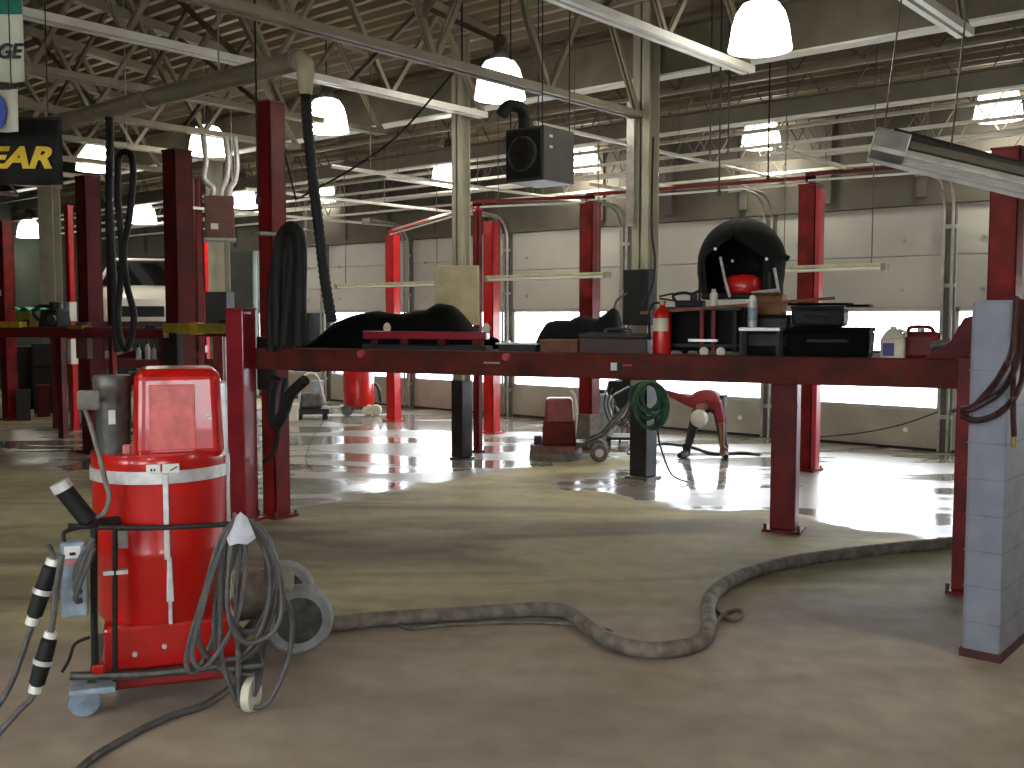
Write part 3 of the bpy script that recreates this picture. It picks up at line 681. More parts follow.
for x in (-rw*.8, rw*.8):
    for y in (-.25, .28): MB().tube([(x, y, 0), (x*.98, y, cz-.1)], .012, 8).build('leg', darkgrey, t, smooth=True)
MB().box((.0, -.02, cz-.29), (rw*1.5, .5, .05)).build('seat', darkgrey, t, bevel=.02)
MB().lathe([(.001, 0), (.13, .0), (.155, .05), (.14, .12), (.09, .15), (.001, .155)], c=(.06, -.2, cz-.265), n=24, sy=.6).build('red_bag', red_b, t, smooth=True)
for px, py in ((714, 249), (731, 261), (765, 259)): MB().lathe([(.001, -.005), (.011, -.004), (.012, .003), (.001, .005)], c=lp(px, py, -.36), n=12, axis='Y').build('snap_button', silver, t, smooth=True)
# plank
pa = ML @ Vector((dk(640, .1), .1, zpx(640, 313, .1))); pb = ML @ Vector((dk(834, .3), .3, zpx(834, 298, .3)))
o = MB().bar((0, 0, 0), pb-pa, .03, .022).build('wooden_pole', woodm, None, loc=pa); tag(o, 'long brown wooden pole laid across the tool cart', 'pole')
# scrap of tools on the cart (left)
t = rootpx('floor_jack', 'dark floor jack with an upright handle on the cart by the extinguisher', 'jack', 690, .32, z=hz-.03)
MB().b2((-.1, -.1, 0), (.12, .02, .05)).build('body', black, t, bevel=.01); MB().tube(smoothpts([(-.1, -.04, .03), (-.13, -.04, .09), (-.04, -.04, .11), (.02, -.04, .1), (.09, -.04, .13)]), .012, 8).build('handle', black, t, smooth=True)
MB().lathe([(.001, 0), (.03, 0), (.03, .05), (.001, .05)], c=(.04, -.05, .05), n=12).build('saddle', darkgrey, t, smooth=True)
# black tote stack
def tote(px0, px1, py0, py1, depth, lab, zb=0, m=black, dy=.2):
    w_, _ = dbox(px0, px1, py0, py1, depth); zt = zpx((px0+px1)/2, py0, depth)-ZD; t = rootpx('storage_tote', lab, 'storage tote', (px0+px1)/2, depth, z=zb); h = zt-zb
    MB().box((0, 0, h*.43), (w_*1.9, dy*1.8, h*.86), taper=1.05).build('body', m, t, bevel=.025)
    MB().b2((-w_, -dy, h*.84), (w_, dy, h)).build('lid', m, t, bevel=.015)
    MB().b2((-w_*.5, -dy-.012, h*.5), (w_*.5, -dy*.9, h*.62)).build('grip', darkgrey, t, bevel=.01)
    return h
h = tote(790, 872, 327, 357, .35, 'wide black storage tote at the bottom of the stack beside the white jug', 0, tarm)
h3 = tote(793, 846, 306, 327, .38, 'narrower black storage tote on top of the stack', h+.002, black, .17)
o = rootpx('rubber_mat', 'crumpled black rubber mat draped over the top tote', 'mat', 828, .38, z=h+h3*0+h3-h+.004 if False else (zpx(820, 306, .38)-ZD)+.004)
MB().b2((-.28, -.15, 0), (.16, .15, .018)).build('sheet', tarm, o, bevel=.006); MB().b2((.14, -.13, -.012), (.3, .13, .006)).build('corner_flap', tarm, o, bevel=.004)
# white jug
t = rootpx('plastic_jug', 'white plastic jug with a dark blue label next to the red fuel can', 'jug', 893, .1); zt = zpx(893, 326, .1)-ZD
MB().box((0, 0, zt*.33), (.165, .12, zt*.66)).build('body', cream, t, bevel=.02, seg=3)
MB().box((0, 0, zt*.78), (.165, .12, zt*.28), taper=.42).build('shoulder', cream, t, bevel=.015, seg=3)
MB().cyl((0, 0, zt*.9), (0, 0, zt), .024, 14).build('screw_cap', whitep, t, smooth=True)
MB().tube(smoothpts([(.03, 0, zt*.9), (.075, 0, zt*.82), (.08, 0, zt*.66)], 5), .012, 8).build('handle', cream, t, smooth=True)
MB().b2((-.062, -.0635, zt*.12), (.012, -.061, zt*.5)).build('label_sticker', navy, t)
# red fuel can
t = rootpx('fuel_can', 'red plastic fuel can right of the white jug', 'fuel can', 921, .24); zt = zpx(921, 327, .24)-ZD
MB().box((0, 0, zt*.43), (.26, .16, zt*.86)).build('body', red, t, bevel=.035, seg=3)
MB().tube(smoothpts([(-.09, 0, zt*.84), (-.07, 0, zt*.99), (.05, 0, zt*.99), (.08, 0, zt*.84)], 5), .014, 8).build('handle', red, t, smooth=True)
MB().cyl((.0, -.03, zt*.85), (.0, -.03, zt*.97), .025, 12).build('cap', cream, t, smooth=True)
# air tool
t = rootpx('impact_wrench', 'grey air impact wrench lying at the deck end beside the fuel can', 'air tool', 938, .06)
MB().cyl((-.05, 0, .1), (.08, 0, .13), .03, 14).build('motor_body', greym, t, smooth=True); MB().cyl((.08, 0, .13), (.12, 0, .14), .016, 10).build('anvil', silver, t, smooth=True)
MB().tube([(-.02, 0, .09), (-.03, 0, .0)], .02, 8).build('handle', darkgrey, t, smooth=True)
# gusset near right post
MB().prism([(Ld-.28, ztp), (Ld+.0, ztp), (Ld+.06, ztp+.31), (Ld-.04, ztp+.28), (Ld-.12, ztp+.12)], -.03, .03).build('gusset', maroon, LF, bevel=.006)
# ------------------------------------------------------------------ hoses and ducts
YE = 5.58; e0 = on_y(300, 60, YE); e1 = on_y(40, 124, YE); ZE = e0.z
t = thing('exhaust_duct', 'long grey extraction duct running under the trusses to the black exhaust hose', 'duct', (e0.x, YE, ZE)); L_ = e0.x-XL
MB().cyl((0, 0, 0), (-14, 0, 0), .088, 20).build('pipe', steel, t, smooth=True)
for x in (-.02, -2.4, -4.8, -7.2): MB().lathe([(.088, -.02), (.1, -.02), (.1, .02), (.088, .02)], c=(x, 0, 0), n=20, axis='X').build('joint_collar', rail_m, t, smooth=True)
for x in (-1.2, -4.6, -8): MB().cyl((x, 0, .1), (x, 0, deck_z(YE)-ZE), .01, 6).build('hanger', rail_m, t)
MB().tube(smoothpts([(-.02, 0, .0), (.03, 0, -.0), (.07, 0, -.06), (.07, 0, -.14)], 5), .075, 16, radii=None).build('elbow', tan, t, smooth=True)
MB().cyl((.07, 0, -.12), (.07, 0, -.3), .075, 16, r1=.055).build('reducer', tan, t, smooth=True)
hx = e0.x+.07
def hpt(px, py, y): return on_y(px, py, y)
def ridged(pts, r, n=10, k=10, amp=.10):
    P = smoothpts(pts, k); return P, [r*(1+(amp if i % 2 else -amp)) for i in range(len(P))]
P, rr = ridged([(hx, YE, ZE-.27), hpt(308, 130, YE), hpt(313, 180, YE), hpt(319, 230, YE), hpt(325, 280, YE), hpt(332, 322, YE)], .045, k=16)
o = MB().tube([p-P[0] for p in P], .05, 10, radii=rr).build('exhaust_hose', black, None, smooth=True, loc=P[0]); tag(o, 'black exhaust hose hanging from the grey duct down to the tarp', 'hose')
# left hoses
YH = on_z(100, 452).y-1.2
Y2 = 6.0
s0 = hpt(109, 112, YE)
P, rr = ridged([s0, hpt(110, 150, YE), hpt(109, 200, YE), hpt(112, 260, YE), hpt(115, 310, YE), hpt(118, 352, YE)], .042, k=12)
t = thing('exhaust_hose', 'black exhaust hose hanging left of the looped one, beside the thin bright post', 'hose', P[0])
MB().tube([p-P[0] for p in P], .04, 10, radii=rr).build('hose', black, t, smooth=True); MB().cyl((0, 0, ZE-P[0].z), (0, 0, -.03), .085, 14, r1=.05).build('reducer', rail_m, t, smooth=True)
P = smoothpts([hpt(118, 200, YE), hpt(118, 165, YE), hpt(121, 154, YE), hpt(127, 152, YE), hpt(132, 158, YE), hpt(133, 180, YE), hpt(129, 220, YE), hpt(124, 250, YE), hpt(127, 285, YE), hpt(134, 318, YE), hpt(126, 350, YE), hpt(118, 320, YE), hpt(122, 260, YE), hpt(118, 200, YE)], 8)
LH = thing('looped_hose', 'black hose hung up in a tall narrow loop near the black banner', 'hose', P[0]); MB().tube([p-P[0] for p in P], .034, 10, closed=False).build('hose', black, LH, smooth=True)
P0 = hpt(127, 152, YE); q_ = P0-P[0]; MB().cyl(q_, q_+Vector((0, 0, deck_z(YE)-P0.z)), .008, 6).build('hanger_rope', rail_m, LH)
# hose bundle on the tallest post
t = thing('hose_bundle', 'thick black bundle of hoses hung on the tallest maroon post', 'hose', q1)
yf = q1.y-.22; zhook = on_y(289, 228, yf).z
for k, pts in enumerate(([(277, 345), (277, 290), (280, 245), (288, 228), (298, 232), (301, 260), (299, 345)], [(272, 352), (272, 300), (277, 260), (286, 236), (292, 250), (289, 300), (284, 345)], [(281, 345), (284, 290), (287, 250), (293, 234), (297, 245), (291, 300), (288, 348)], [(302, 345), (303, 300), (302, 262), (297, 240), (290, 236)], [(275, 350), (280, 320), (276, 280), (283, 250), (291, 238)])):
    P = smoothpts([on_y(x, y, yf+.03*k)-q1 for x, y in pts], 7); MB().tube(P, [.055, .05, .05, .034, .045][k], 10).build('hose_loop', black, t, smooth=True)
MB().b2((.02, yf-q1.y-.03, zhook-.04), (.16, -w1*.4, zhook-.01)).build('hook', rail_m, t)
P = smoothpts([on_y(x, y, yf+.02)-q1 for x, y in ((285, 378), (282, 400), (277, 440), (272, 455), (264, 462))], 6); MB().tube(P, .022, 8).build('hose_tail', black, t, smooth=True)
P = smoothpts([on_y(x, y, yf)-q1 for x, y in ((276, 378), (273, 390), (272, 412), (276, 425), (284, 412), (290, 395), (305, 380))], 6); MB().tube(P, .05, 8).build('hose_tail', black, t, smooth=True)
# unit heater hung
def facebox(name, lab, cat, px, pyt, pyb, D, w, d, rz=0, mats=None):
    p = at_d(px, pyb, D); zt = at_d(px, pyt, D).z; return thing(name, lab, cat, p, face_at(px)+rz), zt-p.z
t, h = facebox('unit_heater', 'dark grey gas unit heater hanging below the trusses with a black flue elbow', 'heater', 541, 131, 184, 10.2, .5, .5, rz=.95)
MB().b2((-.26, -.22, 0), (.26, .24, h)).build('casing', mat('heater_grey', rgb(66, 60, 56), .5), t, bevel=.01)
MB().b2((-.285, -.2, .03), (-.26, .22, h-.03)).build('fan_guard', black, t, bevel=.005)
MB().lathe([(.03, -.0), (.17, -.0), (.17, -.025), (.15, -.025)], c=(-.285, .01, h*.5), n=24, axis='X').build('fan_ring', greym, t, smooth=True)
for k in range(4): MB().box((-.29, .01, h*.5), (.006, .06, .3), rx=PI/4*k).build('fan_blade', darkgrey, t)
for x, zz in ((-.12, .8), (-.12, .6)): MB().b2((x-.05, -.225, h*zz), (x, -.22, h*zz+.025)).build('plate_label', silver, t)
MB().tube(smoothpts([(-.15, .1, h), (-.15, .1, h+.12), (-.2, .1, h+.2), (-.32, .16, h+.21), (-.38, .2, h+.12)], 6), .06, 14).build('flue_elbow', black, t, smooth=True)
for a, b in ((-.23, -.18), (.23, -.18), (.23, .2), (-.23, .2)): MB().cyl((a, b, h), (a, b, 5.5-t.location.z), .007, 6).build('hanger_rod', darkgrey, t)
# brown heater box
t, h = facebox('duct_heater', 'brown enamelled heater box with curved silver ducts on top', 'heater', 220, 197, 239, 14.5, .4, .4, rz=0)
MB().b2((-.2, -.2, 0), (.2, .2, h)).build('casing', brownbox, t, bevel=.01); MB().b2((-.22, -.22, -.03), (.22, .22, 0)).build('base_trim', rail_m, t)
MB().b2((-.12, -.206, .12), (-.02, -.2, .2)).build('rating_label', whitep, t)
for k, (x, x2) in enumerate(((-.1, -.2), (.02, .1), (.13, .22))):
    MB().tube(smoothpts([(x, 0, h-.02), (x+.02, 0, h+.12), (x2, 0, h+.25), (x2+.03, 0, h+.5), (x2, .05, h+.85)], 6), .04, 10).build('flex_duct', silver, t, smooth=True)
for a in (-.18, .18): MB().cyl((a, .18, h), (a, .18, deck_z(t.location.y)-t.location.z), .008, 6).build('hanger_rod', rail_m, t)
# ------------------------------------------------------------------ strip fixtures
def strip(px0, px1, py, Y, lab, wid=.12, hh=.075):
    p0 = on_y(px0, py, Y); p1 = on_y(px1, py, Y); zc = (p0.z+p1.z)/2; L_ = p1.x-p0.x; t = thing('strip_fixture', lab, 'strip light', ((p0.x+p1.x)/2, Y, zc), 0)
    MB().b2((-L_/2, -wid/2, 0), (L_/2, wid/2, hh*.55)).build('channel', mat('strip_green_cream', rgb(196, 200, 160), .4), t, bevel=.006)
    for y in (-.035, .035): MB().cyl((-L_/2+.03, y, -.02), (L_/2-.03, y, -.02), .016, 10).build('tube', whitep, t, smooth=True)
    for x in (-L_/2, L_/2): MB().b2((x-.025, -wid/2-.005, -.045), (x+.025, wid/2+.005, hh*.5)).build('end_cap', steel, t)
    for x in (-L_/2+.2, L_/2-.15): MB().cyl((x, 0, hh*.5), (x, 0, deck_z(Y)-zc-.02), .006, 6).build('hanger_chain', greym, t)
    return t
strip(768, 885, 268.5, 11.2, 'unlit hanging strip fixture crossing the post right of the black canopy')
strip(488, 607, 277, 11.2, 'unlit hanging strip fixture crossing in front of the post behind the grinder')
strip(338, 444, 285, 11.4, 'unlit hanging strip fixture left of the beige column board')
# near industrial fixture
pa = at_d(872, 146, 6.3); pb = at_d(1100, 200, 6.0); dd = pb-pa; L_ = dd.length
t = thing('reflector_fixture', 'long white ribbed reflector fixture hanging at the right over the block wall', 'strip light', pa, math.atan2(dd.y, dd.x)); t.rotation_euler = (-.25, -math.asin(dd.z/L_), math.atan2(dd.y, dd.x))
ln = .02
rf = MB(); prof = [(-.1, -.06), (-.09, -.04), (-.035, .012), (.035, .012), (.09, -.04), (.1, -.06)]
a = [rf._v((0, y, z)) for y, z in prof]; b = [rf._v((L_, y, z)) for y, z in prof]
for i in range(5): rf.bm.faces.new((a[i], a[i+1], b[i+1], b[i]))
o = rf.build('reflector', mat('reflector_white', rgb(206, 204, 200), .35), t); md = o.modifiers.new('Solidify', 'SOLIDIFY'); md.thickness = .008
for y in (-.055, -.018, .018, .055): MB().cyl((.06, y, -.035), (L_-.05, y, -.035), .011, 10).build('tube', whitep, t, smooth=True)
MB().b2((-.005, -.07, -.05), (.2, .07, .1)).build('ballast_box', rail_m, t, bevel=.008); MB().b2((.2, -.05, .02), (L_, .05, .07)).build('spine', steel_d, t, bevel=.006)
for x in (.05, .45, 1.1): MB().cyl((x, 0, .06), (x-.3, .3, 5.3-pa.z), .006, 6).build('hanger_chain', greym, t)
MB().cyl((.1, .12, .16), (L_, .12, .12), .04, 12).build('conduit', darkgrey, t, smooth=True)
Pc = smoothpts([at_d(462, 62, 9.6), at_d(430, 100, 9.8), at_d(395, 138, 9.9), at_d(350, 170, 9.9), at_d(296, 200, 9.8)], 6)
Pc = [Vector((Pc[0].x, Pc[0].y, deck_z(Pc[0].y)-.05))]+Pc+[q1+Vector((.05, .1, z1*.9))]
o = MB().tube([q-Pc[0] for q in Pc], .01, 6).build('slack_cable', black, None, smooth=True, loc=Pc[0]); tag(o, 'thin black wire sagging diagonally from the roof to the tallest dark red post', 'cable')
# hanging pull cords
for px, py0, py1, D, lab in ((710, 75, 160, 10.8, 'first dark cord dangling right of the tall column'), (719, 70, 196, 10.9, 'longest dark cord dangling right of the tall column'), (728, 74, 157, 11.0, 'dark cord dangling nearest the lamp under the brightest one'), (768, 140, 181, 12.0, 'short dark cord hanging beneath the lamp under the brightest one'), (258, 55, 205, 8.6, 'dark cord hanging left of the tallest maroon post')):
    p = at_d(px, py1, D); q = at_d(px, py0, D); zt = deck_z(p.y)-.02
    t = thing('pull_cord', lab, 'cord', p); MB().cyl((0, 0, .04), (0, 0, zt-p.z), .009, 6).build('cord', black, t); MB().lathe([(.001, 0), (.02, .005), (.022, .05), (.008, .07)], n=10).build('grip', darkgrey, t, smooth=True)
# ------------------------------------------------------------------ banners
def banner(name, lab, px0, px1, py0, py1, D, m, ztop=None):
    a = at_d(px0, py0, D); b = at_d(px1, py0, D); c = at_d((px0+px1)/2, py1, D); w = (b-a).length; h = a.z-c.z
    t = thing(name, lab, 'banner', Vector(((a.x+b.x)/2, (a.y+b.y)/2, c.z)), FACE)
    mb = MB(); n = 16; g = []
    for i in range(n+1):
        x = -w/2+w*i/n; y = .015*math.sin(i*1.1)
        g.append([mb._v((x, y, 0)), mb._v((x, y*.5, h))])
    for i in range(n): mb.bm.faces.new((g[i][0], g[i+1][0], g[i+1][1], g[i][1]))
    o = mb.build('cloth', m, t, smooth=True); md = o.modifiers.new('Solidify', 'SOLIDIFY'); md.thickness = .004; md.offset = 0
    MB().tube([(-w/2, 0, h), (w/2, 0, h)], .012, 8).build('pole', darkgrey, t, smooth=True)
    for x in (-w*.4, w*.4): MB().cyl((x, 0, h), (x, 0, deck_z(t.location.y)-t.location.z), .004, 6).build('cord', darkgrey, t)
    return t, w, h
t, w, h = banner('hanging_banner', 'pale green and white banner with black lettering in the upper left corner', -60, 22, -30, 82, 7.0, bannerw)
text('lettering', 'GE', .135, blackp, t, (w/2-.185, -.02, h*.21), (PI/2, 0, 0), shear=.25, bold=.004)
MB().b2((-w/2, -.022, h*.60), (w/2, -.018, h-.01)).build('green_stripe', bannerg, t)
t, w, h = banner('hanging_banner', 'small white banner with a blue oval under the green one', -50, 18, 88, 132, 6.9, bannerw)
MB().lathe([(.001, -.024), (.16, -.024), (.16, -.016), (.001, -.016)], c=(w/2-.23, 0, h*.45), n=28, axis='Y').build('oval_logo', bluep, t)
t, w, h = banner('hanging_banner', 'black banner with slanted yellow capital letters', -75, 62, 119, 185, 7.2, bannerk)
tx_ = text('lettering', 'EAR', .2, yell, t, (w/2-.54, -.025, h*.26), (PI/2, 0, 0), shear=.3, bold=.008)
xs_ = [v.co.x for v in tx_.data.vertices]; kx = .47/(max(xs_)-min(xs_))
for v in tx_.data.vertices: v.co.x *= kx
# ------------------------------------------------------------------ grey block wall
cn = on_z(999, 663)
BW = thing('block_wall', 'grey painted concrete block stub wall standing at the right edge', 'block wall', (cn.x, cn.y, 0))
zt = at_r(985, 300, cn).z; thk = .2
mb = MB().b2((-thk, 0, 0), (0, 2.4, zt)); mb.build('core', blockm, BW, bevel=.02)
for k in range(1, 9):
    z = k*.2
    if z < zt-.05: MB().b2((-thk-.0007, -.0007, z-.004), (.0007, 2.3, z+.004)).build('mortar_joint', mat('mortar', rgb(136, 140, 153), .8), BW)
MB().b2((-thk-.008, -.012, 0), (.012, 2.4, .045)).build('base_trim', mat('dusty_maroon', rgb(90, 50, 48), .8), BW)
# hose coil hung on its side
CL = thing('air_hose', 'dark maroon air hose coil hung on the side of the grey block wall', 'hose', cn)
def wl(px, py, xo=.05): # point on plane x = cn.x+xo
    d = ray(px, py); t_ = (cn.x+xo)/d.x; return EYE+d*t_-cn
MB().b2((.003, .28, wl(1015, 300).z), (.12, .32, wl(1015, 300).z+.03)).build('hook', rail_m, CL)
# The coil drapes in front of the wall end: loops start at the hook and sag round the corner
def wf(px, py, yo=-.06):
    d = ray(px, py); t_ = (cn.y+yo)/d.y; return EYE+d*t_-cn
L1 = [wl(1019, 300), wl(1021, 325), wl(1020, 350), wl(1012, 375, .07), wf(1000, 392, -.05), wf(985, 402), wf(972, 409), wf(962, 412, -.03)]
L2 = [wl(1022, 300), wl(1024, 340), wl(1023, 375), wl(1014, 398, .08), wf(1000, 412, -.05), wf(985, 419), wf(972, 420), wf(962, 416, -.03)]
L3 = [wl(1017, 298), wl(1015, 330), wl(1012, 350), wl(1006, 365, .06), wf(996, 382, -.04), wf(984, 396), wf(974, 406), wf(962, 409, -.03)]
for P in (L1, L2, L3): MB().tube(smoothpts(P, 8), .017, 8).build('hose_loop', darkhose, CL, smooth=True)
MB().tube(smoothpts([wl(1016, 296), wl(1014, 350), wl(1013, 400), wl(1014, 436)], 6), .015, 8).build('hose_drop', darkhose, CL, smooth=True)
e = wl(1014, 436); MB().cyl(e, e-Vector((0, 0, .06)), .014, 10).build('brass_fitting', brass, CL, smooth=True)
# ------------------------------------------------------------------ green hose on column
G = thing('green_hose', 'coiled green garden hose hanging on the tall column below deck level', 'hose', Vector((c1.x, c1.y, 0)), face_at(648))
cz = at_r(650, 402, c1).z; S = 1/FPX*11.9
random.seed(3)
for k in range(16):
    rx = (.09+.11*random.random()); rz_ = .15+.12*random.random(); ox = (random.random()-.5)*.1+.06; oz = .26-rz_-.03*random.random()
    P = [(ox+rx*math.cos(a)*1.0, -.2-.008*k+.01*math.sin(3*a+k), cz+oz-.02*k*0+rz_*math.sin(a)) for a in [2*PI*j/28 for j in range(28)]]
    MB().tube(P, .013, 7, closed=True).build('hose_loop', green, G, smooth=True)
MB().b2((-.03, -.3, cz+.16), (.03, -.11, cz+.2)).build('hook', greym, G)
P = smoothpts([(.12, -.26, cz-.1), (.16, -.28, cz-.3), (.2, -.26, cz-.5), (.32, -.3, .1), (.5, -.35, .02)], 6); MB().tube(P, .012, 7).build('hose_tail', darkgrey, G, smooth=True)
# ------------------------------------------------------------------ floor grinder
g0 = on_z(556, 462); gz = FPX/1938*(462-315); s = 13.0/FPX   # metres per pixel there
s = (g0.x*fh.x+g0.y*fh.y)/FPX
GR = thing('floor_grinder', 'red walk-behind floor grinder with a round skirt and rear wheels on the wet floor', 'floor grinder', g0, face_at(556))
MB().lathe([(.001, .03), (.34, .03), (.345, .02), (.345, .17), (.33, .19), (.001, .2)], c=(0, .34, 0), n=36).build('grinding_skirt', mat('worn_red_skirt', rgb(120, 80, 72), .6, 0, .25, 9), GR, smooth=True)
MB().lathe([(.35, .0), (.353, .0), (.353, .1), (.35, .1)], c=(0, .34, 0), n=36).build('brush_skirt', greydust, GR, smooth=True)
MB().box((.04, .34, .36), (.46, .4, .34), taper=.9).build('gear_cover', rustred, GR, bevel=.03)
MB().box((.04, .34, .64), (.40, .36, .34), taper=.88).build('motor_cover', mat('grinder_red', rgb(140, 58, 52), .45, 0, .15, 8), GR, bevel=.04)
MB().box((-.24, .2, .26), (.1, .12, .12)).build('weight_block', darkgrey, GR, bevel=.01)
MB().tube(smoothpts([(.24, .2, .3), (.27, .2, .6), (.24, .2, .84), (.2, .3, .9)], 5), .018, 8).build('cable', cream, GR, smooth=True)
MB().b2((.26, .1, .18), (.42, .5, .24)).build('chassis', greym, GR, bevel=.01)
for yy in (.02, .62):
    MB().lathe([(.001, -.03), (.06, -.03), (.06, -.045), (.1, -.045), (.115, -.03), (.12, 0), (.115, .03), (.1, .045), (.06, .045), (.06, .03), (.001, .03)], c=(.56, yy, .12), n=28, axis='Y').build('wheel', greydust, GR, smooth=True)
    MB().lathe([(.001, -.05), (.05, -.05), (.055, -.04), (.055, -.02)], c=(.56, yy, .12), n=16, axis='Y').build('hub', silver, GR, smooth=True)
MB().cyl((.56, .02, .12), (.56, .62, .12), .02, 8).build('axle', greym, GR, smooth=True)
for yy in (.15, .5): MB().tube([(.36, yy, .22), (.62, yy, .34), (.86, yy, .62), (1.02, yy, .9)], .02, 8).build('handle_tube', greym, GR, smooth=True)
MB().cyl((1.02, .1, .9), (1.02, .55, .9), .018, 8).build('handle_bar', black, GR, smooth=True)
MB().box((.9, .32, .82), (.26, .24, .2), ry=-.5).build('control_box', black, GR, bevel=.02)
# generator / mixer cluster behind grinder
p = on_z(622, 447); t = thing('power_unit', 'dark wheeled power unit with tangled cables between the grinder and the tall column', 'power unit', p, face_at(622)); sc = (p.x*fh.x+p.y*fh.y)/FPX
MB().b2((-.22, .0, .10), (.28, .4, .14)).build('base_tray', black, t, bevel=.01)
for x in (-.18, .24): MB().b2((x-.015, .02, 0), (x+.015, .05, .1)).build('leg', black, t)
MB().b2((-.05, .3, 0), (-.02, .38, .1)).build('leg', black, t)
MB().tube([(-.18, .1, .14), (.05, .1, .5), (.2, .1, .9)], .018, 8).build('frame_tube', silver, t, smooth=True); MB().tube([(.25, .1, .14), (.02, .1, .42), (-.12, .1, .6)], .018, 8).build('frame_tube', silver, t, smooth=True)
MB().b2((-.12, .12, .4), (.26, .4, .72)).build('motor', darkgrey, t, bevel=.04); MB().lathe([(.001, 0), (.13, 0), (.15, .1), (.13, .2), (.001, .22)], c=(-.08, .2, .74), n=20).build('tank', black, t, smooth=True)
MB().b2((-.0, .1, .72), (.3, .42, .98)).build('top_box', black, t, bevel=.02)
for k in range(4): MB().tube(smoothpts([(-.2+.06*k, .05, .9-.05*k), (-.26+.05*k, .02, .6), (-.14+.07*k, .03, .32), (.06+.05*k, .06, .45+.05*k)], 6), .012, 6).build('cable', greyhose, t, smooth=True)
# pale blue panel
p = on_z(601, 441); t = thing('water_tank', 'pale blue plastic water tank behind the grinder', 'tank', p, face_at(601)); h = at_r(601, 394, p).z
MB().b2((-.17, 0, .03), (.16, .3, h)).build('body', mat('pale_blue_plastic', rgb(190, 212, 224), .5), t, bevel=.04, seg=3); MB().cyl((0, .15, h-.01), (0, .15, h+.05), .06, 16).build('cap', black, t, smooth=True)
for x in (-.12, .11): MB().b2((x-.03, .03, 0), (x+.03, .27, .035)).build('foot', darkgrey, t)
# cable on floor
def floorline(name, pts, r, m, lab, cat, k=8, ridg=False, z=None, par=None):
    P = [on_z(x, y)+Vector((0, 0, (z if z is not None else r))) for x, y in pts]; P = smoothpts(P, k)
    base = Vector((P[0].x, P[0].y, 0)); rr = [r*(1+(.035 if i % 2 else -.035)) for i in range(len(P))] if ridg else None
    if rr:   # keep the widest ring on the floor
        P = [Vector((q.x, q.y, r*1.035)) for q in P]
    o = MB().tube([q-base for q in P], r, 12, radii=rr).build(name, m, None, smooth=True, loc=base); return tag(o, lab, cat)
floorline('vacuum_hose', [(300, 640), (318, 634), (345, 630), (400, 625), (455, 622), (510, 618), (550, 617), (572, 622), (590, 636), (612, 650), (645, 658), (680, 656), (702, 648), (709, 632), (708, 612), (718, 596), (745, 581), (790, 568), (850, 559), (905, 553), (958, 547), (985, 541)], .046, floorhose, 'thick dusty grey vacuum hose snaking across the concrete', 'hose', 14, True)
floorline('extension_cable', [(392, 622), (410, 630), (445, 627), (520, 624), (580, 627), (612, 634), (600, 640)], .012, greydust, 'thin dusty cord lying along the vacuum hose', 'cord')
floorline('extension_cable', [(706, 636), (722, 618), (738, 612), (742, 618), (730, 622), (716, 612), (712, 600), (735, 585)], .014, greydust, 'small loop of dusty cord at the bend of the vacuum hose', 'cord')
floorline('extension_cable', [(60, 800), (85, 768), (120, 745), (165, 722), (205, 708), (232, 690)], .017, greyhose, 'grey cord trailing forward from the red vacuum', 'cord')
floorline('water_hose', [(628, 455), (660, 445), (690, 448), (715, 455), (740, 454), (760, 456)], .02, greym, 'grey water hose at the feet of the bent person', 'hose')
o = floorline('thin_cable', [(313, 470), (306, 462), (309, 447), (318, 430), (332, 410)], .006, black, 'thin black cable on the floor right of the tallest post base', 'cable')
P = smoothpts([on_y(x, y, YW-.1) for x, y in ((938, 412), (900, 425), (860, 433), (820, 437))], 6)
o = MB().tube([q-P[0] for q in P], .01, 6).build('slack_cable', darkgrey, None, smooth=True, loc=P[0]); tag(o, 'thin cable sagging across the lower door panel behind the corner post', 'cable')
def yline(px0, py0, px1, py1, z, r, lab):
    a = on_z(px0, py0, z); b = on_z(px1, py1, z); x = (a.x+b.x)/2; return pipe('conduit', (x, min(a.y, b.y), z), (x, max(a.y, b.y), z), r, white_c, lab)
yline(775, 148, 868, 174, 4.0, .035, 'short thick white tube right of the lamp under the brightest one')
yline(660, 184, 718, 197, 3.95, .03, 'short white tube just right of the tall column')
yline(595, 184, 642, 194, 3.95, .03, 'short white tube just left of the tall column')
yline(400, 176, 455, 190, 4.05, .03, 'short white tube left of the beige-board column')
# ------------------------------------------------------------------ red vacuum (near)
vc = on_z(160, 700); VD = 5.1
pv = at_d(160, 690, VD); V0 = Vector((pv.x, pv.y, 0)); vf = face_at(160)
V = thing('dust_extractor', 'large red industrial dust extractor with a silver band, standing nearest the camera', 'industrial vacuum', V0, vf)
MV = Matrix.Translation(V0) @ Matrix.Rotation(vf, 4, 'Z'); IV = MV.inverted()
def vl(px, py, y=-.33):    # local point at image px,py on the plane local y = y
    d = ray(px, py); n_ = (MV.to_3x3() @ Vector((0, 1, 0))); o = MV @ Vector((0, y, 0)); t_ = (o-EYE).dot(n_)/d.dot(n_); return IV @ (EYE+d*t_)
def vx(px, y=-.33): return vl(px, 500, y).x
def vz(py, y=-.33): return vl(160, py, y).z
RB = (vx(229, 0)-vx(92, 0))/2; bx = (vx(229, 0)+vx(92, 0))/2
zA, zB = vz(626, -RB), vz(462, -RB)
MB().lathe([(.001, zA), (RB*.93, zA), (RB*.96, zA+.03), (RB*.97, zA+.32), (RB*.985, zA+.335), (RB*.97, zA+.35), (RB, zA+.55), (RB, zB-.02), (RB*1.01, zB), (RB*.97, zB+.025), (.001, zB+.03)], c=(bx, 0, 0), n=48).build('barrel', vacred, V, smooth=True)
MB().lathe([(RB*1.0, vz(480)-.02), (RB*1.025, vz(480)-.02), (RB*1.025, vz(480)+.04), (RB*1.0, vz(480)+.04)], c=(bx, 0, 0), n=48).build('silver_band', silver, V, smooth=True)
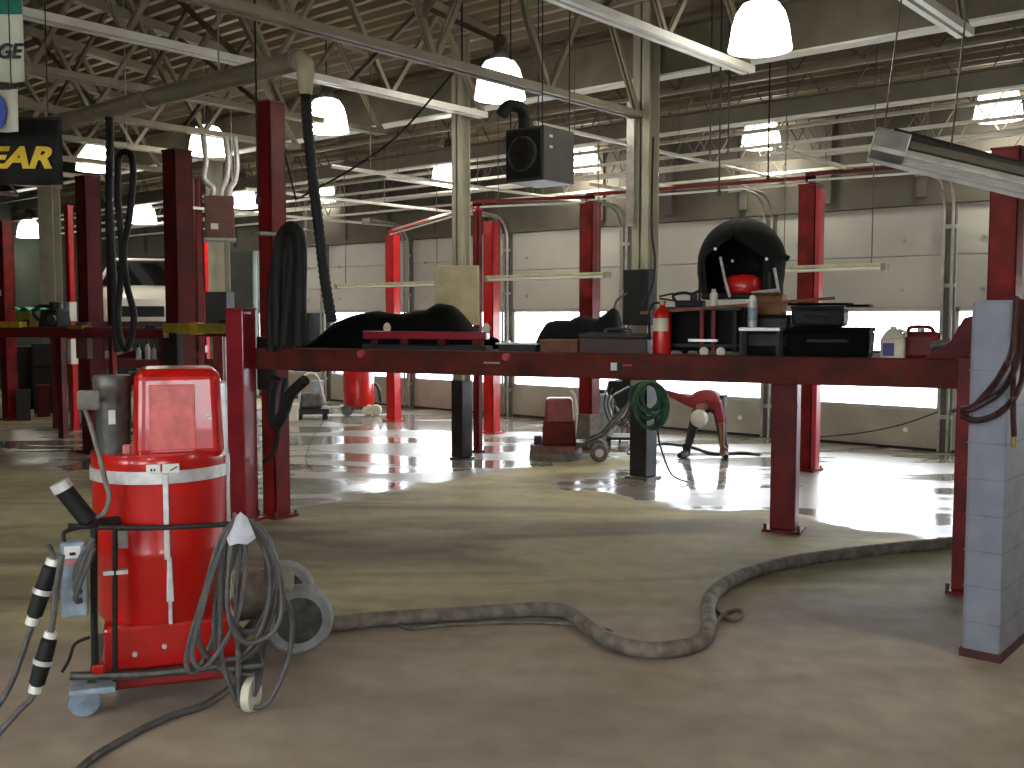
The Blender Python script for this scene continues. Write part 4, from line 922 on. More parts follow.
for a, b in ((147, 161), (163, 180)): MB().b2((vx(a, -RB), -RB*1.045, vz(473, -RB)), (vx(b, -RB), -RB*1.02, vz(464, -RB))).build('label_plate', whitep, V, bevel=.002)
for a, b in ((151, 153), (154.5, 156)): MB().b2((vx(a, -RB), -RB*1.05, vz(470.5, -RB)), (vx(b, -RB), -RB*1.044, vz(468, -RB))).build('print', blackp, V)
MB().bar((vx(171, -RB), -RB*1.047, vz(470.5, -RB)), (vx(178, -RB), -RB*1.047, vz(467, -RB)), .004, .006).build('print', blackp, V)
st = MB(); cx_ = vx(166, -RB); st.b2((cx_-.013, -RB*1.04, vz(560)), (cx_+.013, -RB*.99, vz(474))); st.build('clamp_strap', silver, V, bevel=.004)
MB().box((vx(168, -RB), -RB*1.02, (vz(560)+vz(600))/2), (.036, .02, vz(555)-vz(600)), taper=.6).build('level_gauge', silver, V, bevel=.006)
MB().box((vx(168, -RB), -RB*1.0, (vz(600)+vz(625))/2), (.018, .02, vz(600)-vz(625))).build('gauge_tip', silver, V, bevel=.004)
# lower box
MB().box((vx(169, -.2), 0, (zA+vz(669, -.3))/2), (RB*1.9, .56, zA-vz(669, -.3))).build('collection_box', vacred, V, bevel=.02)
MB().box((vx(165, -.2), 0, vz(680, -.3)), (RB*1.7, .5, .1)).build('box_foot', mat('vac_dark_red', rgb(150, 22, 18), .5), V, bevel=.02)
for px, py in ((131, 651), (161, 646)): MB().cyl((vx(px, -.28), -.28, vz(py, -.28)), (vx(px, -.28), -.3, vz(py, -.28)), .012, 10).build('screw', silver, V, smooth=True)
# motor head
mh0, mh1 = vx(136, -.2), vx(224, -.2); zM = vz(371, -.2)
mbx = MB().box(((mh0+mh1)/2, -.02, (zB+zM)/2), (mh1-mh0+.02, .44, zM-zB+.02), taper=.93); mbx.build('motor_housing', vacred, V, bevel=.055, seg=5)
MB().box(((vx(151, -.24)+vx(197, -.24))/2, -.238, (vz(385, -.24)+vz(453, -.24))/2), (vx(197, -.24)-vx(151, -.24), .012, vz(385, -.24)-vz(453, -.24)), rx=.04).build('reflection_panel', vacpanel, V, bevel=.005)  # reflection on the housing, painted as a paler panel
MB().b2(((mh1)-.01, -.2, zB), (mh1+.025, -.12, vz(383, -.2))).build('side_latch', silver, V, bevel=.01)
MB().b2((vx(226, -.1), -.12, zA+.1), (vx(226, -.1)+.02, -.06, zB)).build('side_strip', silver, V, bevel=.006)
for px, py in ((206, 418), (209, 416), (212, 420)): MB().box((vx(px, -.25), -.243, vz(py, -.25)), (.014, .006, .01), ry=.6).build('scratch_mark', silver, V)
# canister
cxv = vx(115, -.1); rc = (vx(134, -.1)-vx(98, -.1))/2
MB().lathe([(.001, zB), (rc*.85, zB), (rc*.95, vz(440, -.1)), (rc, vz(400, -.1)), (rc*1.02, vz(392, -.1)), (rc*1.08, vz(390, -.1)), (rc*1.12, vz(378, -.1)), (rc*1.05, vz(375, -.1)), (.001, vz(374, -.1))], c=(cxv, -.05, 0), n=32).build('filter_canister', greym, V, smooth=True)
MB().b2((vx(110, -.2), -.05-rc*1.0-.008, vz(423, -.15)), (vx(117, -.2), -.05-rc*.9, vz(409, -.15))).build('canister_label', whitep, V)
MB().box((vx(128, -.2), -.16, vz(449, -.2)), (.04, .03, .05)).build('pink_tab', mat('pink_tab', rgb(210, 120, 110), .6), V, bevel=.01)
# thin hose + scoop handle
MB().tube(smoothpts([vl(85, 408, -.3), vl(92, 430, -.34), vl(100, 458, -.38), vl(105, 480, -.4), vl(109, 498, -.4), vl(103, 514, -.4), vl(90, 518, -.38)], 6), .012, 8).build('thin_hose', greydust, V, smooth=True)
q = vl(89, 400, -.3); MB().box(q, (.1, .05, .09)).build('hose_bracket', greydust, V, bevel=.01)
MB().b2((q.x, -.3, q.z-.02), (cxv-rc*.6, -.1, q.z+.0)).build('bracket_arm', greydust, V)
# tube frame
fy = -RB-.055
def ft(pts, r=.014, m=darkgrey, k=5, nm='frame_tube'): return MB().tube(smoothpts(pts, k) if k > 1 else pts, r, 8).build(nm, m, V, smooth=True)
ft([vl(68, 526, fy), vl(150, 528, fy), vl(232, 524, fy)], .013)
ft([vl(94, 520, fy), vl(94, 600, fy), vl(95, 672, fy)], .016, black)
ft([vl(115, 524, fy), vl(115, 600, fy), vl(115, 690, fy)], .012, black)
ft([vl(70, 676, fy), vl(150, 674, fy), vl(235, 664, fy)], .02, greym)
ft([vl(232, 524, fy), vl(262, 540, fy), vl(268, 600, fy), vl(260, 670, fy)], .014, greym)
for x in (-RB, RB): MB().b2((bx+x-.02, fy, vz(680)), (bx+x+.02, .4, vz(672))).build('chassis_rail', greym, V)
MB().b2((vx(101, fy), fy-.01, vz(571, fy)), (vx(126, fy), fy+.03, vz(567, fy))).build('clip_bar', silver, V)
MB().b2((vx(117, fy), fy-.012, vz(545, fy)), (vx(127, fy), fy+.02, vz(528, fy))).build('frame_plate', greydust, V)
MB().b2((vx(87, fy), fy-.02, vz(667, fy)), (vx(100, fy), fy+.05, vz(657, fy))).build('red_foot_block', vacred, V, bevel=.01)
# casters
def caster(x, y, r, wd, m, mh, rz=0):
    c = MB(Matrix.Translation((x, y, 0)) @ Matrix.Rotation(rz, 4, 'Z')); c.lathe([(.001, -wd/2), (r*.7, -wd/2), (r*.95, -wd*.4), (r, 0), (r*.95, wd*.4), (r*.7, wd/2), (.001, wd/2)], c=(0, 0, r), n=24, axis='Y'); o = c.build('caster_wheel', m, V, smooth=True)
    f = MB(Matrix.Translation((x, y, 0)) @ Matrix.Rotation(rz, 4, 'Z'))
    f.prism([(-.03, r), (r*.55, r*1.5), (r*.75, r*2.35), (-r*.4, r*2.35), (-r*.6, r*1.2)], -wd*.75, -wd*.6); f.prism([(-.03, r), (r*.55, r*1.5), (r*.75, r*2.35), (-r*.4, r*2.35), (-r*.6, r*1.2)], wd*.6, wd*.75)
    f.b2((-r*.5, -wd*.75, r*2.2), (r*.8, wd*.75, r*2.4)); f.build('caster_fork', mh, o)
    return o
pl = IV @ on_z(84, 718); caster(pl.x, pl.y+.03, .075, .06, bluegrey, bluegrey, .2)
pb_ = MB().box((vx(88, fy), fy, .175), (.2, .16, .03)).build('caster_plate', bluegrey, V, bevel=.01)
pr = IV @ on_z(252, 714); caster(pr.x, pr.y+.03, .085, .05, cream, greym, PI/2-.5)
MB().box((pr.x-.04, pr.y+.1, .22), (.2, .16, .03)).build('caster_plate', greym, V, bevel=.01)
pw = IV @ on_z(300, 655)
for yy, lab in ((pw.y+.02, None), (pw.y+.62, None)):
    xx = vx(300, yy) if yy < pw.y+.3 else vx(300, pw.y+.02)-.02
    MB().lathe([(.13, -.035), (.175, -.04), (.195, -.02), (.2, 0), (.195, .02), (.175, .04), (.13, .035)], c=(xx-.02, yy, .2), n=36, axis='Y').build('rear_wheel', mat('grey_tyre', rgb(156, 160, 162), .75, 0, .15, 12), V, smooth=True)
    MB().lathe([(.001, -.025), (.135, -.02), (.135, .02), (.001, .025)], c=(xx-.02, yy, .2), n=24, axis='Y').build('wheel_rim', greym, V, smooth=True)
MB().cyl((vx(300, pw.y)-.04, pw.y, .2), (vx(300, pw.y)-.04, pw.y+.62, .2), .018, 8).build('axle', greym, V, smooth=True)
MB().bar((vx(300, pw.y)-.04, pw.y+.3, .2), (RB*.6, .3, .22), .05, .05).build('axle_arm', greym, V)
MB().bar((RB*.9, .2, .24), (pr.x, pr.y+.1, .24), .05, .04).build('chassis_arm', greym, V)
# motor on the rear right
MB().lathe([(.001, -.13), (.1, -.13), (.12, -.1), (.12, .1), (.1, .13), (.001, .13)], c=(vx(262, 0), .1, .42), n=24, axis='X').build('side_motor', greydust, V, smooth=True)
MB().box((vx(285, 0)-.02, .05, .5), (.12, .14, .1)).build('terminal_box', mat('dusty_tan', rgb(140, 130, 112), .7), V, bevel=.01)
MB().bar((vx(262, 0), .1, .31), (vx(262, 0)-.1, .1, .2), .08, .03).build('motor_mount', greym, V)
# suction pipe (black with silver tip)
PT = thing('suction_pipe', 'short black suction pipe with a silver tip leaning beside the red extractor', 'pipe', MV @ vl(88, 520, -.4), vf)
o0 = vl(88, 520, -.4); d1 = vl(64, 490, -.42)-o0; d2 = vl(59, 482, -.42)-o0
MB().tube([(0, 0, 0), d1], .042, 14).build('pipe', black, PT, smooth=True); MB().tube([d1, d2], .046, 14).build('silver_tip', silver, PT, smooth=True)
MB().tube(smoothpts([(0, 0, 0), (.05, .05, -.03), (.12, .12, -.04)], 4), .03, 10).build('elbow', darkgrey, PT, smooth=True)
# grey control box
q = vl(75, 615, -.42); CB = thing('control_box', 'pale grey box with a white label hooked left of the extractor', 'control box', MV @ q, vf)
h = vl(75, 541, -.42).z-q.z; hw = (vx(90, -.42)-vx(63, -.42))/2
MB().box((0, 0, h/2), (hw*2, .09, h), taper=.94).build('body', bluegrey, CB, bevel=.012)
MB().b2((-hw*.6, -.048, h*.8), (hw*.6, -.044, h*.96)).build('label_sticker', whitep, CB); MB().b2((-hw*.2, -.051, h*.84), (hw*.25, -.047, h*.88)).build('print', blackp, CB)
MB().b2((-hw*.6, -.048, h*.70), (hw*.6, -.044, h*.78)).build('pink_sticker', mat('pink_sticker', rgb(206, 140, 140), .6), CB)
MB().tube(smoothpts([(-hw*.6, 0, h*.96), (-hw*.6, .02, h*1.12), (hw, .06, h*1.15)], 5), .01, 8).build('hook', darkgrey, CB, smooth=True)
for k in range(3): MB().tube(smoothpts([(hw*1.6, -.06, h*1.05-.02*k), (hw*.6+.02*k, -.09, h*.8), (hw*.2-.0*k, -.09, h*(.55-.12*k)), (hw*.6, -.07, h*(.48-.12*k))], 5), .013, 8).build('lead', greyhose, CB, smooth=True)
# power cables with connectors
def pcable(pts, y, conn, lab):
    P = [vl(a, b, y) for a, b in pts]
    for i, p_ in enumerate(P): P[i] = Vector((p_.x, p_.y, max(.02, p_.z)))
    S_ = smoothpts(P, 8); t = thing('power_cable', lab, 'cable', MV @ S_[0], vf); b0 = S_[0]
    MB().tube([q-b0 for q in S_], .013, 8).build('cable', greyhose, t, smooth=True)
    a, b = [vl(*c, y)-b0 for c in conn]; d = b-a
    MB().tube([a, a+d*.1, a+d*.12, a+d*.44, a+d*.45, a+d*.55, a+d*.56, a+d*.88, a+d*.9, b], .03, 12, radii=[.022, .024, .034, .036, .04, .04, .036, .034, .024, .022]).build('connector', black, t, smooth=True)
    for f0, f1, m_ in ((-.02, .08, whitep), (.92, 1.04, whitep), (.46, .54, silver)):
        MB().tube([a+d*f0, a+d*f1], .028 if f1 < .3 or f0 > .8 else .043, 12).build('ring', m_, t, smooth=True)
pcable([(48, 545), (53, 560), (45, 590), (33, 622), (22, 655), (8, 690), (-12, 720)], -.5, ((53, 560), (32, 622)), 'upper power cable with a chunky black and white connector at the left edge')
pcable([(62, 555), (56, 590), (51, 632), (36, 690), (18, 712), (-5, 738)], -.56, ((51, 633), (35, 690)), 'lower power cable with a chunky black and white connector at the left edge')
# small bent wire hook at left
t = thing('foot_pedal', 'thin dark bent wire foot rest beside the left caster', 'pedal', MV @ Vector((vl(70, 690, -.4).x, -.4, 0)), vf); b0 = Vector((vl(70, 690, -.4).x, -.4, 0))
MB().tube(smoothpts([vl(90, 637, -.4)-b0, vl(75, 644, -.4)-b0, vl(69, 660, -.4)-b0, vl(62, 672, -.4)-b0], 4), .008, 6).build('wire', black, t, smooth=True)
# hose coil with rag on the right side of the vacuum
CO = thing('cable_coil', 'coil of grey cable with a pale rag hung beside the large red extractor', 'cable', V0, vf)
loops = [[(232, 524), (218, 545), (205, 590), (190, 640), (186, 664), (196, 672), (212, 640), (222, 600), (232, 560), (240, 530)],
 [(240, 518), (262, 530), (276, 560), (276, 600), (262, 640), (240, 662), (220, 668), (214, 620), (222, 560), (232, 525)],
 [(236, 522), (225, 550), (222, 590), (232, 620), (250, 632), (266, 610), (272, 570), (264, 538), (248, 522)],
 [(238, 520), (256, 535), (270, 570), (266, 615), (248, 650), (226, 660), (206, 655), (198, 630), (210, 580), (228, 535)],
 [(234, 524), (222, 560), (220, 620), (222, 660), (232, 690), (240, 705), (238, 660), (236, 600), (240, 550), (242, 528)],
 [(240, 520), (268, 545), (282, 590), (292, 620), (288, 660), (270, 700), (252, 712), (240, 700), (238, 650)],
 [(230, 530), (214, 570), (200, 620), (192, 655), (204, 668), (226, 640), (240, 610), (246, 560), (240, 530)],
 [(238, 522), (230, 560), (228, 610), (240, 640), (262, 640), (280, 620), (280, 575), (266, 540), (246, 522)]]
for k, L in enumerate(loops):
    P = [vl(a, b, fy-.05-.016*k) for a, b in L]; P = [Vector((p.x, p.y, max(.03, p.z))) for p in P]
    MB().tube(smoothpts(P, 7, closed=(k != 5)), .0125, 7, closed=(k != 5)).build('cable_loop', greyhose, CO, smooth=True)
a = vl(238, 524, fy-.03); MB().tube([(a.x, -RB*.5, a.z), (a.x, a.y-.16, a.z)], .012, 8).build('hook', greym, CO, smooth=True)
rg = MB(); ry = fy-.21
R1 = [(241, 513), (248, 519), (252, 528), (256, 538), (247, 545), (238, 543), (229, 546), (227, 540), (233, 527), (236, 518)]
rp = [vl(a, b, ry) for a, b in R1]; va = [rg._v((p.x, p.y+.012*math.sin(i*2.1), p.z)) for i, p in enumerate(rp)]; vb = [rg._v((p.x, p.y+.03+.012*math.sin(i*2.1), p.z)) for i, p in enumerate(rp)]
ca = vl(241, 531, ry-.02); cv = rg._v(ca); cb = rg._v(ca+Vector((0, .06, 0))); n = len(rp)
for i in range(n): rg.bm.faces.new((cv, va[i], va[(i+1) % n])); rg.bm.faces.new((cb, vb[(i+1) % n], vb[i])); rg.bm.faces.new((va[i], vb[i], vb[(i+1) % n], va[(i+1) % n]))
rg.build('rag', cloth_w, CO, smooth=True, label='pale rag tied round the coil')
# ------------------------------------------------------------------ second red vacuum and carts behind the lift
p = on_z(359, 416); t = thing('dust_extractor', 'smaller red extractor with white wheels standing far back under the deck', 'industrial vacuum', p, face_at(359)); s = (p.x*fh.x+p.y*fh.y)/FPX
MB().lathe([(.001, .18), (15*s, .18), (15.5*s, .25), (15.5*s, .85), (14*s, .9), (13*s, 1.25), (9*s, 1.32), (.001, 1.33)], c=(0, .2, 0), n=30).build('barrel', vacred, t, smooth=True)
MB().b2((-18*s, 0, .12), (20*s, .4, .18)).build('chassis', greym, t)
for x in (-12, 9, 17): MB().lathe([(.001, -.03), (.09, -.03), (.11, 0), (.09, .03), (.001, .03)], c=(x*s, -.02, .11), n=20, axis='Y').build('wheel', cream if x > 0 else greym, t, smooth=True)
MB().tube(smoothpts([(16*s, .1, .6), (20*s, .1, .5), (22*s, .1, .25)], 4), .03, 8).build('hose', darkgrey, t, smooth=True)
p = on_z(313, 420); t = thing('service_cart', 'dark grey service cart with loose gear, far back beneath the deck', 'cart', p, face_at(313)); s = (p.x*fh.x+p.y*fh.y)/FPX
MB().b2((-16*s, 0, .1), (16*s, .5, .2)).build('base', darkgrey, t, bevel=.01); MB().box((-2*s, .25, .34), (24*s, .4, .28), taper=.8).build('compressor_body', greym, t, bevel=.05)
MB().tube(smoothpts([(-14*s, .1, .2), (-10*s, .1, .75), (4*s, .1, .8), (12*s, .1, .3)], 5), .025, 8).build('handle_tube', silver, t, smooth=True)
MB().box((5*s, .25, .58), (12*s, .3, .25)).build('motor', bluegrey, t, bevel=.03)
for x in (-13, 12): MB().lathe([(.001, -.02), (.05, -.02), (.05, .02), (.001, .02)], c=(x*s, .03, .05), n=14, axis='Y').build('wheel', black, t, smooth=True)
for x in (-13, 12): MB().lathe([(.001, -.02), (.05, -.02), (.05, .02), (.001, .02)], c=(x*s, .45, .05), n=14, axis='Y').build('wheel', black, t, smooth=True)
def simplebin(px, py0, py1, wpx, m, lab, cat='box', name='bucket', D=None):
    p = on_z(px, py1); s = (p.x*fh.x+p.y*fh.y)/FPX; t = thing(name, lab, cat, p, face_at(px)); h = (py1-py0)*s; w = wpx*s
    MB().box((0, w/2, h*.45), (w*.9, w*.9, h*.9), taper=1.08).build('body', m, t, bevel=.01); MB().b2((-w/2, w/2-w/2, h*.88), (w/2, w, h)).build('lid', m, t, bevel=.006)
simplebin(293, 404, 421, 12, whitep, 'white bucket on the floor just right of the tallest post')
simplebin(58, 402, 416, 9, whitep, 'white paint pail on the far floor right of the pair of dark bins', name='pail')
simplebin(30, 410, 417, 8, cream, 'small round-edged white tub on the far floor at the left', name='tub')
simplebin(44, 385, 417, 13, maroon, 'dark red bin under the left-hand lift', name='waste_bin')
simplebin(24, 390, 421, 14, darkgrey, 'dark grey bin under the left-hand lift near the frame edge', name='waste_bin')
for px, py0, py1, w_, m_, lab in ((100, 385, 428, 18, darkgrey, 'dark cabinet standing behind the maroon posts'), (150, 372, 424, 28, bluegrey, 'blue-grey parts shelf behind the grey canister'), (25, 345, 418, 26, mat('very_dark', rgb(28, 26, 24), .7), 'tall dark tool cabinet under the left-hand lift'), (60, 352, 416, 22, MATS['very_dark'], 'dark workbench cabinet behind the thin bright post'), (2, 348, 417, 22, MATS['very_dark'], 'very dark cabinet cut off by the frame edge under the left-hand lift'), (80, 356, 420, 16, MATS['very_dark'], 'narrow very dark cabinet behind the striped post')):
    p = on_z(px, py1); s = (p.x*fh.x+p.y*fh.y)/FPX; t = thing('tool_cabinet', lab, 'cabinet', p+fh*(1.5 if px == 150 else .9), face_at(px)); h = (py1-py0)*s; w = w_*s
    MB().b2((-w/2, 0, 0), (w/2, .5, h)).build('body', m_, t, bevel=.01)
    for k in range(3): MB().b2((-w*.45, -.02, h*(.06+.31*k)), (w*.45, 0, h*(.34+.31*k))).build('drawer', m_, t, bevel=.006)
# upright coloured bottles/canisters on a shelf under the second lift: (x 135-165, y 340-372)
pb = on_z(152, 424)+fh*.5; s = (pb.x*fh.x+pb.y*fh.y)/FPX
sh = thing('wire_shelf', 'dark wire shelf holding bottles, seen between two maroon posts', 'shelf', pb, face_at(152)); zsh = at_r(152, 371, pb).z
MB().b2((-.55, 0, zsh-.03), (.5, .35, zsh)).build('shelf_board', greym, sh)
for x in (-.53, .48):
    for y in (.02, .33): MB().b2((x-.015, y-.015, 0), (x+.015, y+.015, zsh-.03)).build('leg', darkgrey, sh)
for px, m_, lab in ((139, MATS['pale_blue_plastic'], 'pale blue bottle, leftmost on the dark wire shelf'), (148, whitep, 'white bottle second from the left on the dark wire shelf'), (154, bluegrey, 'grey-blue bottle near the middle of the dark wire shelf'), (162, red, 'red bottle, rightmost on the dark wire shelf')):
    q = at_d(px, 371, (pb+fh*.1).dot(fh)); t = thing('oil_bottle', lab, 'bottle', Vector((q.x, q.y, zsh)), face_at(px), 'bottles on the wire shelf'); h = at_r(px, 345 if px != 148 else 341, q).z-zsh; r = 2.6*s
    MB().lathe([(.001, 0), (r, 0), (r, h*.75), (r*.45, h*.88), (r*.45, h), (.001, h)], c=(0, .1, 0), n=16).build('body', m_, t, smooth=True); MB().lathe([(r*.5, h*.9), (r*.5, h*1.02), (.001, h*1.02)], c=(0, .1, 0), n=12).build('cap', blackp, t, smooth=True)
# ------------------------------------------------------------------ left-hand raised lift
p0 = at_d(-40, 330, 14.2); p1 = at_d(168, 332, 12.9); z_ = (p0.z+p1.z)/2; p0.z = p1.z = z_
dd = p1-p0; LL = dd.length
L2_ = thing('platform_lift', 'dark maroon raised lift runway crossing between the far left posts', 'vehicle lift', Vector((p0.x, p0.y, 0)), math.atan2(dd.y, dd.x))
MB().b2((0, 0, z_-.09), (LL, .1, z_+.05)).build('front_runway_beam', maroon, L2_, bevel=.01); MB().b2((0, 1.6, z_-.09), (LL, 1.7, z_+.05)).build('rear_runway_beam', maroon, L2_, bevel=.01)
MB().b2((0, .1, z_), (LL, 1.6, z_+.03)).build('deck_plate', MATS['dark_deck_plate'], L2_)
for x in (.15, LL-.1):
    for y in (.05, 1.65): MB().b2((x-.05, y-.05, 0), (x+.05, y+.05, z_-.09)).build('leg', maroon, L2_)
MB().b2((-.0, -.05, z_+.04), (LL*.32, .08, z_+.12)).build('yellow_ramp', yellow, L2_, label='worn yellow ramp edge')
MB().b2((LL*.55, -.03, z_+.03), (LL*.62, .06, z_+.08)).build('yellow_stop', olive, L2_)
ML2 = Matrix.Translation(L2_.location) @ Matrix.Rotation(L2_.rotation_euler.z, 4, 'Z')
IL2 = ML2.inverted()
def l2(px, y):
    d = ray(px, 320); n_ = ML2.to_3x3() @ Vector((0, 1, 0)); o = ML2 @ Vector((0, y, 0)); t_ = (o-EYE).dot(n_)/d.dot(n_); return (IL2 @ (EYE+d*t_)).x
def on2(name, lab, cat, px, y, z=0): return thing(name, lab, cat, ML2 @ Vector((l2(px, y), y, z_+.03+z)), L2_.rotation_euler.z)
t = on2('storage_box', 'tan box with a dark end standing on the far left lift', 'box', 31, .5)
MB().b2((-.14, -.15, 0), (.14, .15, .22)).build('body', olive, t, bevel=.006); MB().b2((.02, -.16, .04), (.12, -.15, .12)).build('dark_opening', blackp, t)
t = on2('green_glow_sheet', 'bright green glow shaped as a sheet lying over the tan box', 'sheet', 31, .5, .222)  # patch of green light, put into the colour of an added sheet
g_ = MB(); gg = [[g_._v((-.2+.42*i/10, -.17+.34*j/6, .035+.03*math.sin(i*1.3+j))) for j in range(7)] for i in range(11)]
for i in range(10):
    for j in range(6): g_.bm.faces.new((gg[i][j], gg[i+1][j], gg[i+1][j+1], gg[i][j+1]))
o = g_.build('sheet', greenp, t, smooth=True); md = o.modifiers.new('Solidify', 'SOLIDIFY'); md.thickness = .01
MB().b2((-.14, -.15, 0), (.14, .15, .012)).build('folded_edge', greenp, t)
t = on2('engine_block', 'black engine lump with hoses on the far left lift beside the green sheet', 'engine', 55, .5)
MB().box((0, 0, .13), (.36, .3, .26), taper=.8).build('block', black, t, bevel=.03); MB().lathe([(.001, 0), (.09, 0), (.09, .1), (.001, .12)], c=(.03, 0, .26), n=16).build('air_filter', darkgrey, t, smooth=True)
MB().tube(smoothpts([(-.17, -.1, .1), (-.26, -.12, .2), (-.2, -.1, .3), (-.05, -.05, .3)], 5), .025, 8).build('hose', black, t, smooth=True); MB().cyl((.1, -.17, .12), (.1, -.14, .12), .07, 16).build('pulley', greym, t, smooth=True)
def sub_empty(name, par, loc, rz, label=None):
    o = bpy.data.objects.new(name, None); COL.objects.link(o); o.parent = par; o.location = loc-par.location; o.rotation_euler.z = rz
    if label: o['label'] = label
    return o
# yellow swing arm by the wide post
p0 = at_d(166, 328, 11.6); p1 = at_d(230, 330, 11.1); z_y = (p0.z+p1.z)/2
t = sub_empty('swing_arm', P2, Vector((p0.x, p0.y, z_y)), math.atan2((p1-p0).y, (p1-p0).x), 'olive yellow swing arm'); LA = Vector((p1.x-p0.x, p1.y-p0.y)).length
MB().b2((0, -.05, -.05), (LA, .05, .06)).build('arm', olive, t, bevel=.008); MB().b2((LA*.45, -.06, -.06), (LA*.55, .06, .07)).build('collar', yellow, t); MB().lathe([(.001, 0), (.06, 0), (.06, .05), (.001, .06)], c=(LA-.08, 0, .06), n=14).build('lifting_pad', black, t, smooth=True)
p0 = at_d(90, 333, 12.3); p1 = at_d(166, 331, 11.9)
t = sub_empty('swing_arm', P3, Vector((p0.x, p0.y, p0.z)), math.atan2((p1-p0).y, (p1-p0).x)); LA = Vector((p1.x-p0.x, p1.y-p0.y)).length
MB().b2((0, -.05, -.05), (LA, .05, .05)).build('arm', maroon, t, bevel=.008); MB().lathe([(.001, 0), (.06, 0), (.06, .05), (.001, .06)], c=(LA*.8, 0, .05), n=14).build('lifting_pad', black, t, smooth=True)
# ------------------------------------------------------------------ white car raised on a far lift
cp = at_d(139, 333, 17.5)
CAR = thing('car', 'white car raised on a lift far back, its bonnet showing between the posts', 'car', cp, face_at(139)-.1)
Y_ = [0, .25, 1.0, 1.15, 1.9, 3.1, 3.9, 4.3]
def sect(y, zb, zt, w, topw): return [(-w, y, zb), (-w, y, zb+(zt-zb)*.55), (-topw, y, zt), (0, y, zt+.03), (topw, y, zt), (w, y, zb+(zt-zb)*.55), (w, y, zb)]
body = MB(); ss = [sect(0, .1, .55, .72, .55), sect(.12, .02, .68, .84, .66), sect(1.0, 0, .82, .88, .72), sect(1.9, 0, .86, .9, .76), sect(3.4, 0, .86, .9, .76), sect(4.2, .05, .8, .84, .7), sect(4.35, .15, .6, .74, .6)]
vs = [[body._v(p) for p in s_] for s_ in ss]
for a, b in zip(vs, vs[1:]):
    for i in range(6): body.bm.faces.new((a[i], a[i+1], b[i+1], b[i]))
    body.bm.faces.new((a[6], a[0], b[0], b[6]))
body.bm.faces.new(vs[0]); body.bm.faces.new(vs[-1][::-1]); body.build('body', carw, CAR, smooth=True)
cab = MB(); cs = [(.78, .95, .84, .74), (.62, 1.75, 1.32, .58)]
A_ = [cab._v(p) for p in ((-.76, .95, .84), (.76, .95, .84), (.76, 3.9, .84), (-.76, 3.9, .84))]; B_ = [cab._v(p) for p in ((-.58, 1.7, 1.33), (.58, 1.7, 1.33), (.58, 3.2, 1.33), (-.58, 3.2, 1.33))]
for i in range(4): cab.bm.faces.new((A_[i], A_[(i+1) % 4], B_[(i+1) % 4], B_[i]))
cab.bm.faces.new(A_[::-1]); cab.bm.faces.new(B_); cab.build('cabin_glass', carglass, CAR)
MB().b2((-.58, 1.65, 1.31), (.58, 3.25, 1.36)).build('roof', carw, CAR, bevel=.02)
for x in (-1, 1):
    MB().bar((x*.76, .95, .85), (x*.585, 1.68, 1.34), .05, .05).build('windscreen_pillar', carw, CAR)
    MB().box((x*.6, .06, .48), (.24, .08, .12)).build('headlamp', silver, CAR, bevel=.02)
    MB().box((x*.95, 1.15, .9), (.16, .08, .11)).build('mirror', carw, CAR, bevel=.02)
    for y in (.75, 3.5): MB().lathe([(.001, -.09), (.2, -.09), (.31, -.08), (.33, 0), (.31, .08), (.2, .09), (.001, .09)], c=(x*.78, y, .02), n=28, axis='X').build('wheel', black, CAR, smooth=True)
MB().b2((-.42, -.02, .28), (.42, .06, .46)).build('grille', blackp, CAR, bevel=.01)
MB().b2((-.7, -.05, .1), (.7, .1, .2)).build('bumper', darkgrey, CAR, bevel=.02)
t = thing('car_lift', 'dark far lift holding up the white car', 'vehicle lift', Vector((cp.x, cp.y, 0)), face_at(139)-.1)
zc = cp.z-.31
for x in (-.78, .78): MB().b2((x-.2, -.3, zc-.14), (x+.2, 4.4, zc)).build('runway', maroon, t, bevel=.01)
for x in (-1.3, 1.3):
    for y in (-.1, 4.3): MB().b2((x-.08, y-.08, 0), (x+.08, y+.08, zc+.35)).build('leg', maroon, t, bevel=.006)
for y in (-.1, 4.3): MB().b2((-1.22, y-.06, zc-.28), (1.22, y+.06, zc-.14)).build('cross_beam', maroon, t)
# ------------------------------------------------------------------ person bending
fl, fr = on_z(684, 458), on_z(723, 459); pc = (fl+fr)/2; rzp = face_at(703)
PM = Matrix.Translation(pc) @ Matrix.Rotation(rzp, 4, 'Z'); IP = PM.inverted()
PE = thing('person', 'person in a red shirt and white cap bending down on the wet floor, feet apart', 'person', pc, rzp)
def pp(px, py, y=0):
    d = ray(px, py); n_ = PM.to_3x3() @ Vector((0, 1, 0)); o = PM @ Vector((0, y, 0)); t_ = (o-EYE).dot(n_)/d.dot(n_); return IP @ (EYE+d*t_)
J = {}; E = []; RD = {}
def jt(n, p, r): J[n] = Vector(p); RD[n] = r
# local: x right, y away, z up.  hips high at back, torso pitched down toward the camera
jt('pelvis', (.09, .22, .80), .125)
jt('waist', (.05, .05, .84), .125); jt('chest', (.0, -.12, .80), .135); jt('neckb', (-.04, -.27, .72), .085); jt('neck', (-.05, -.32, .66), .055); jt('head', (-.06, -.36, .575), .09); jt('chin', (-.06, -.37, .50), .06)
jt('hipL', (-.03, .2, .73), .09); jt('kneeL', (-.14, .05, .42), .058); jt('ankL', (-.22, .08, .09), .04); jt('toeL', (-.30, -.06, .04), .032)
jt('hipR', (.19, .2, .73), .09); jt('kneeR', (.23, .02, .42), .06); jt('ankR', (.27, .1, .09), .042); jt('toeR', (.29, -.08, .04), .034)
jt('shL', (-.17, -.2, .76), .065); jt('elL', (-.36, -.2, .84), .045); jt('wrL', (-.56, -.2, .91), .03); jt('haL', (-.62, -.2, .915), .03)
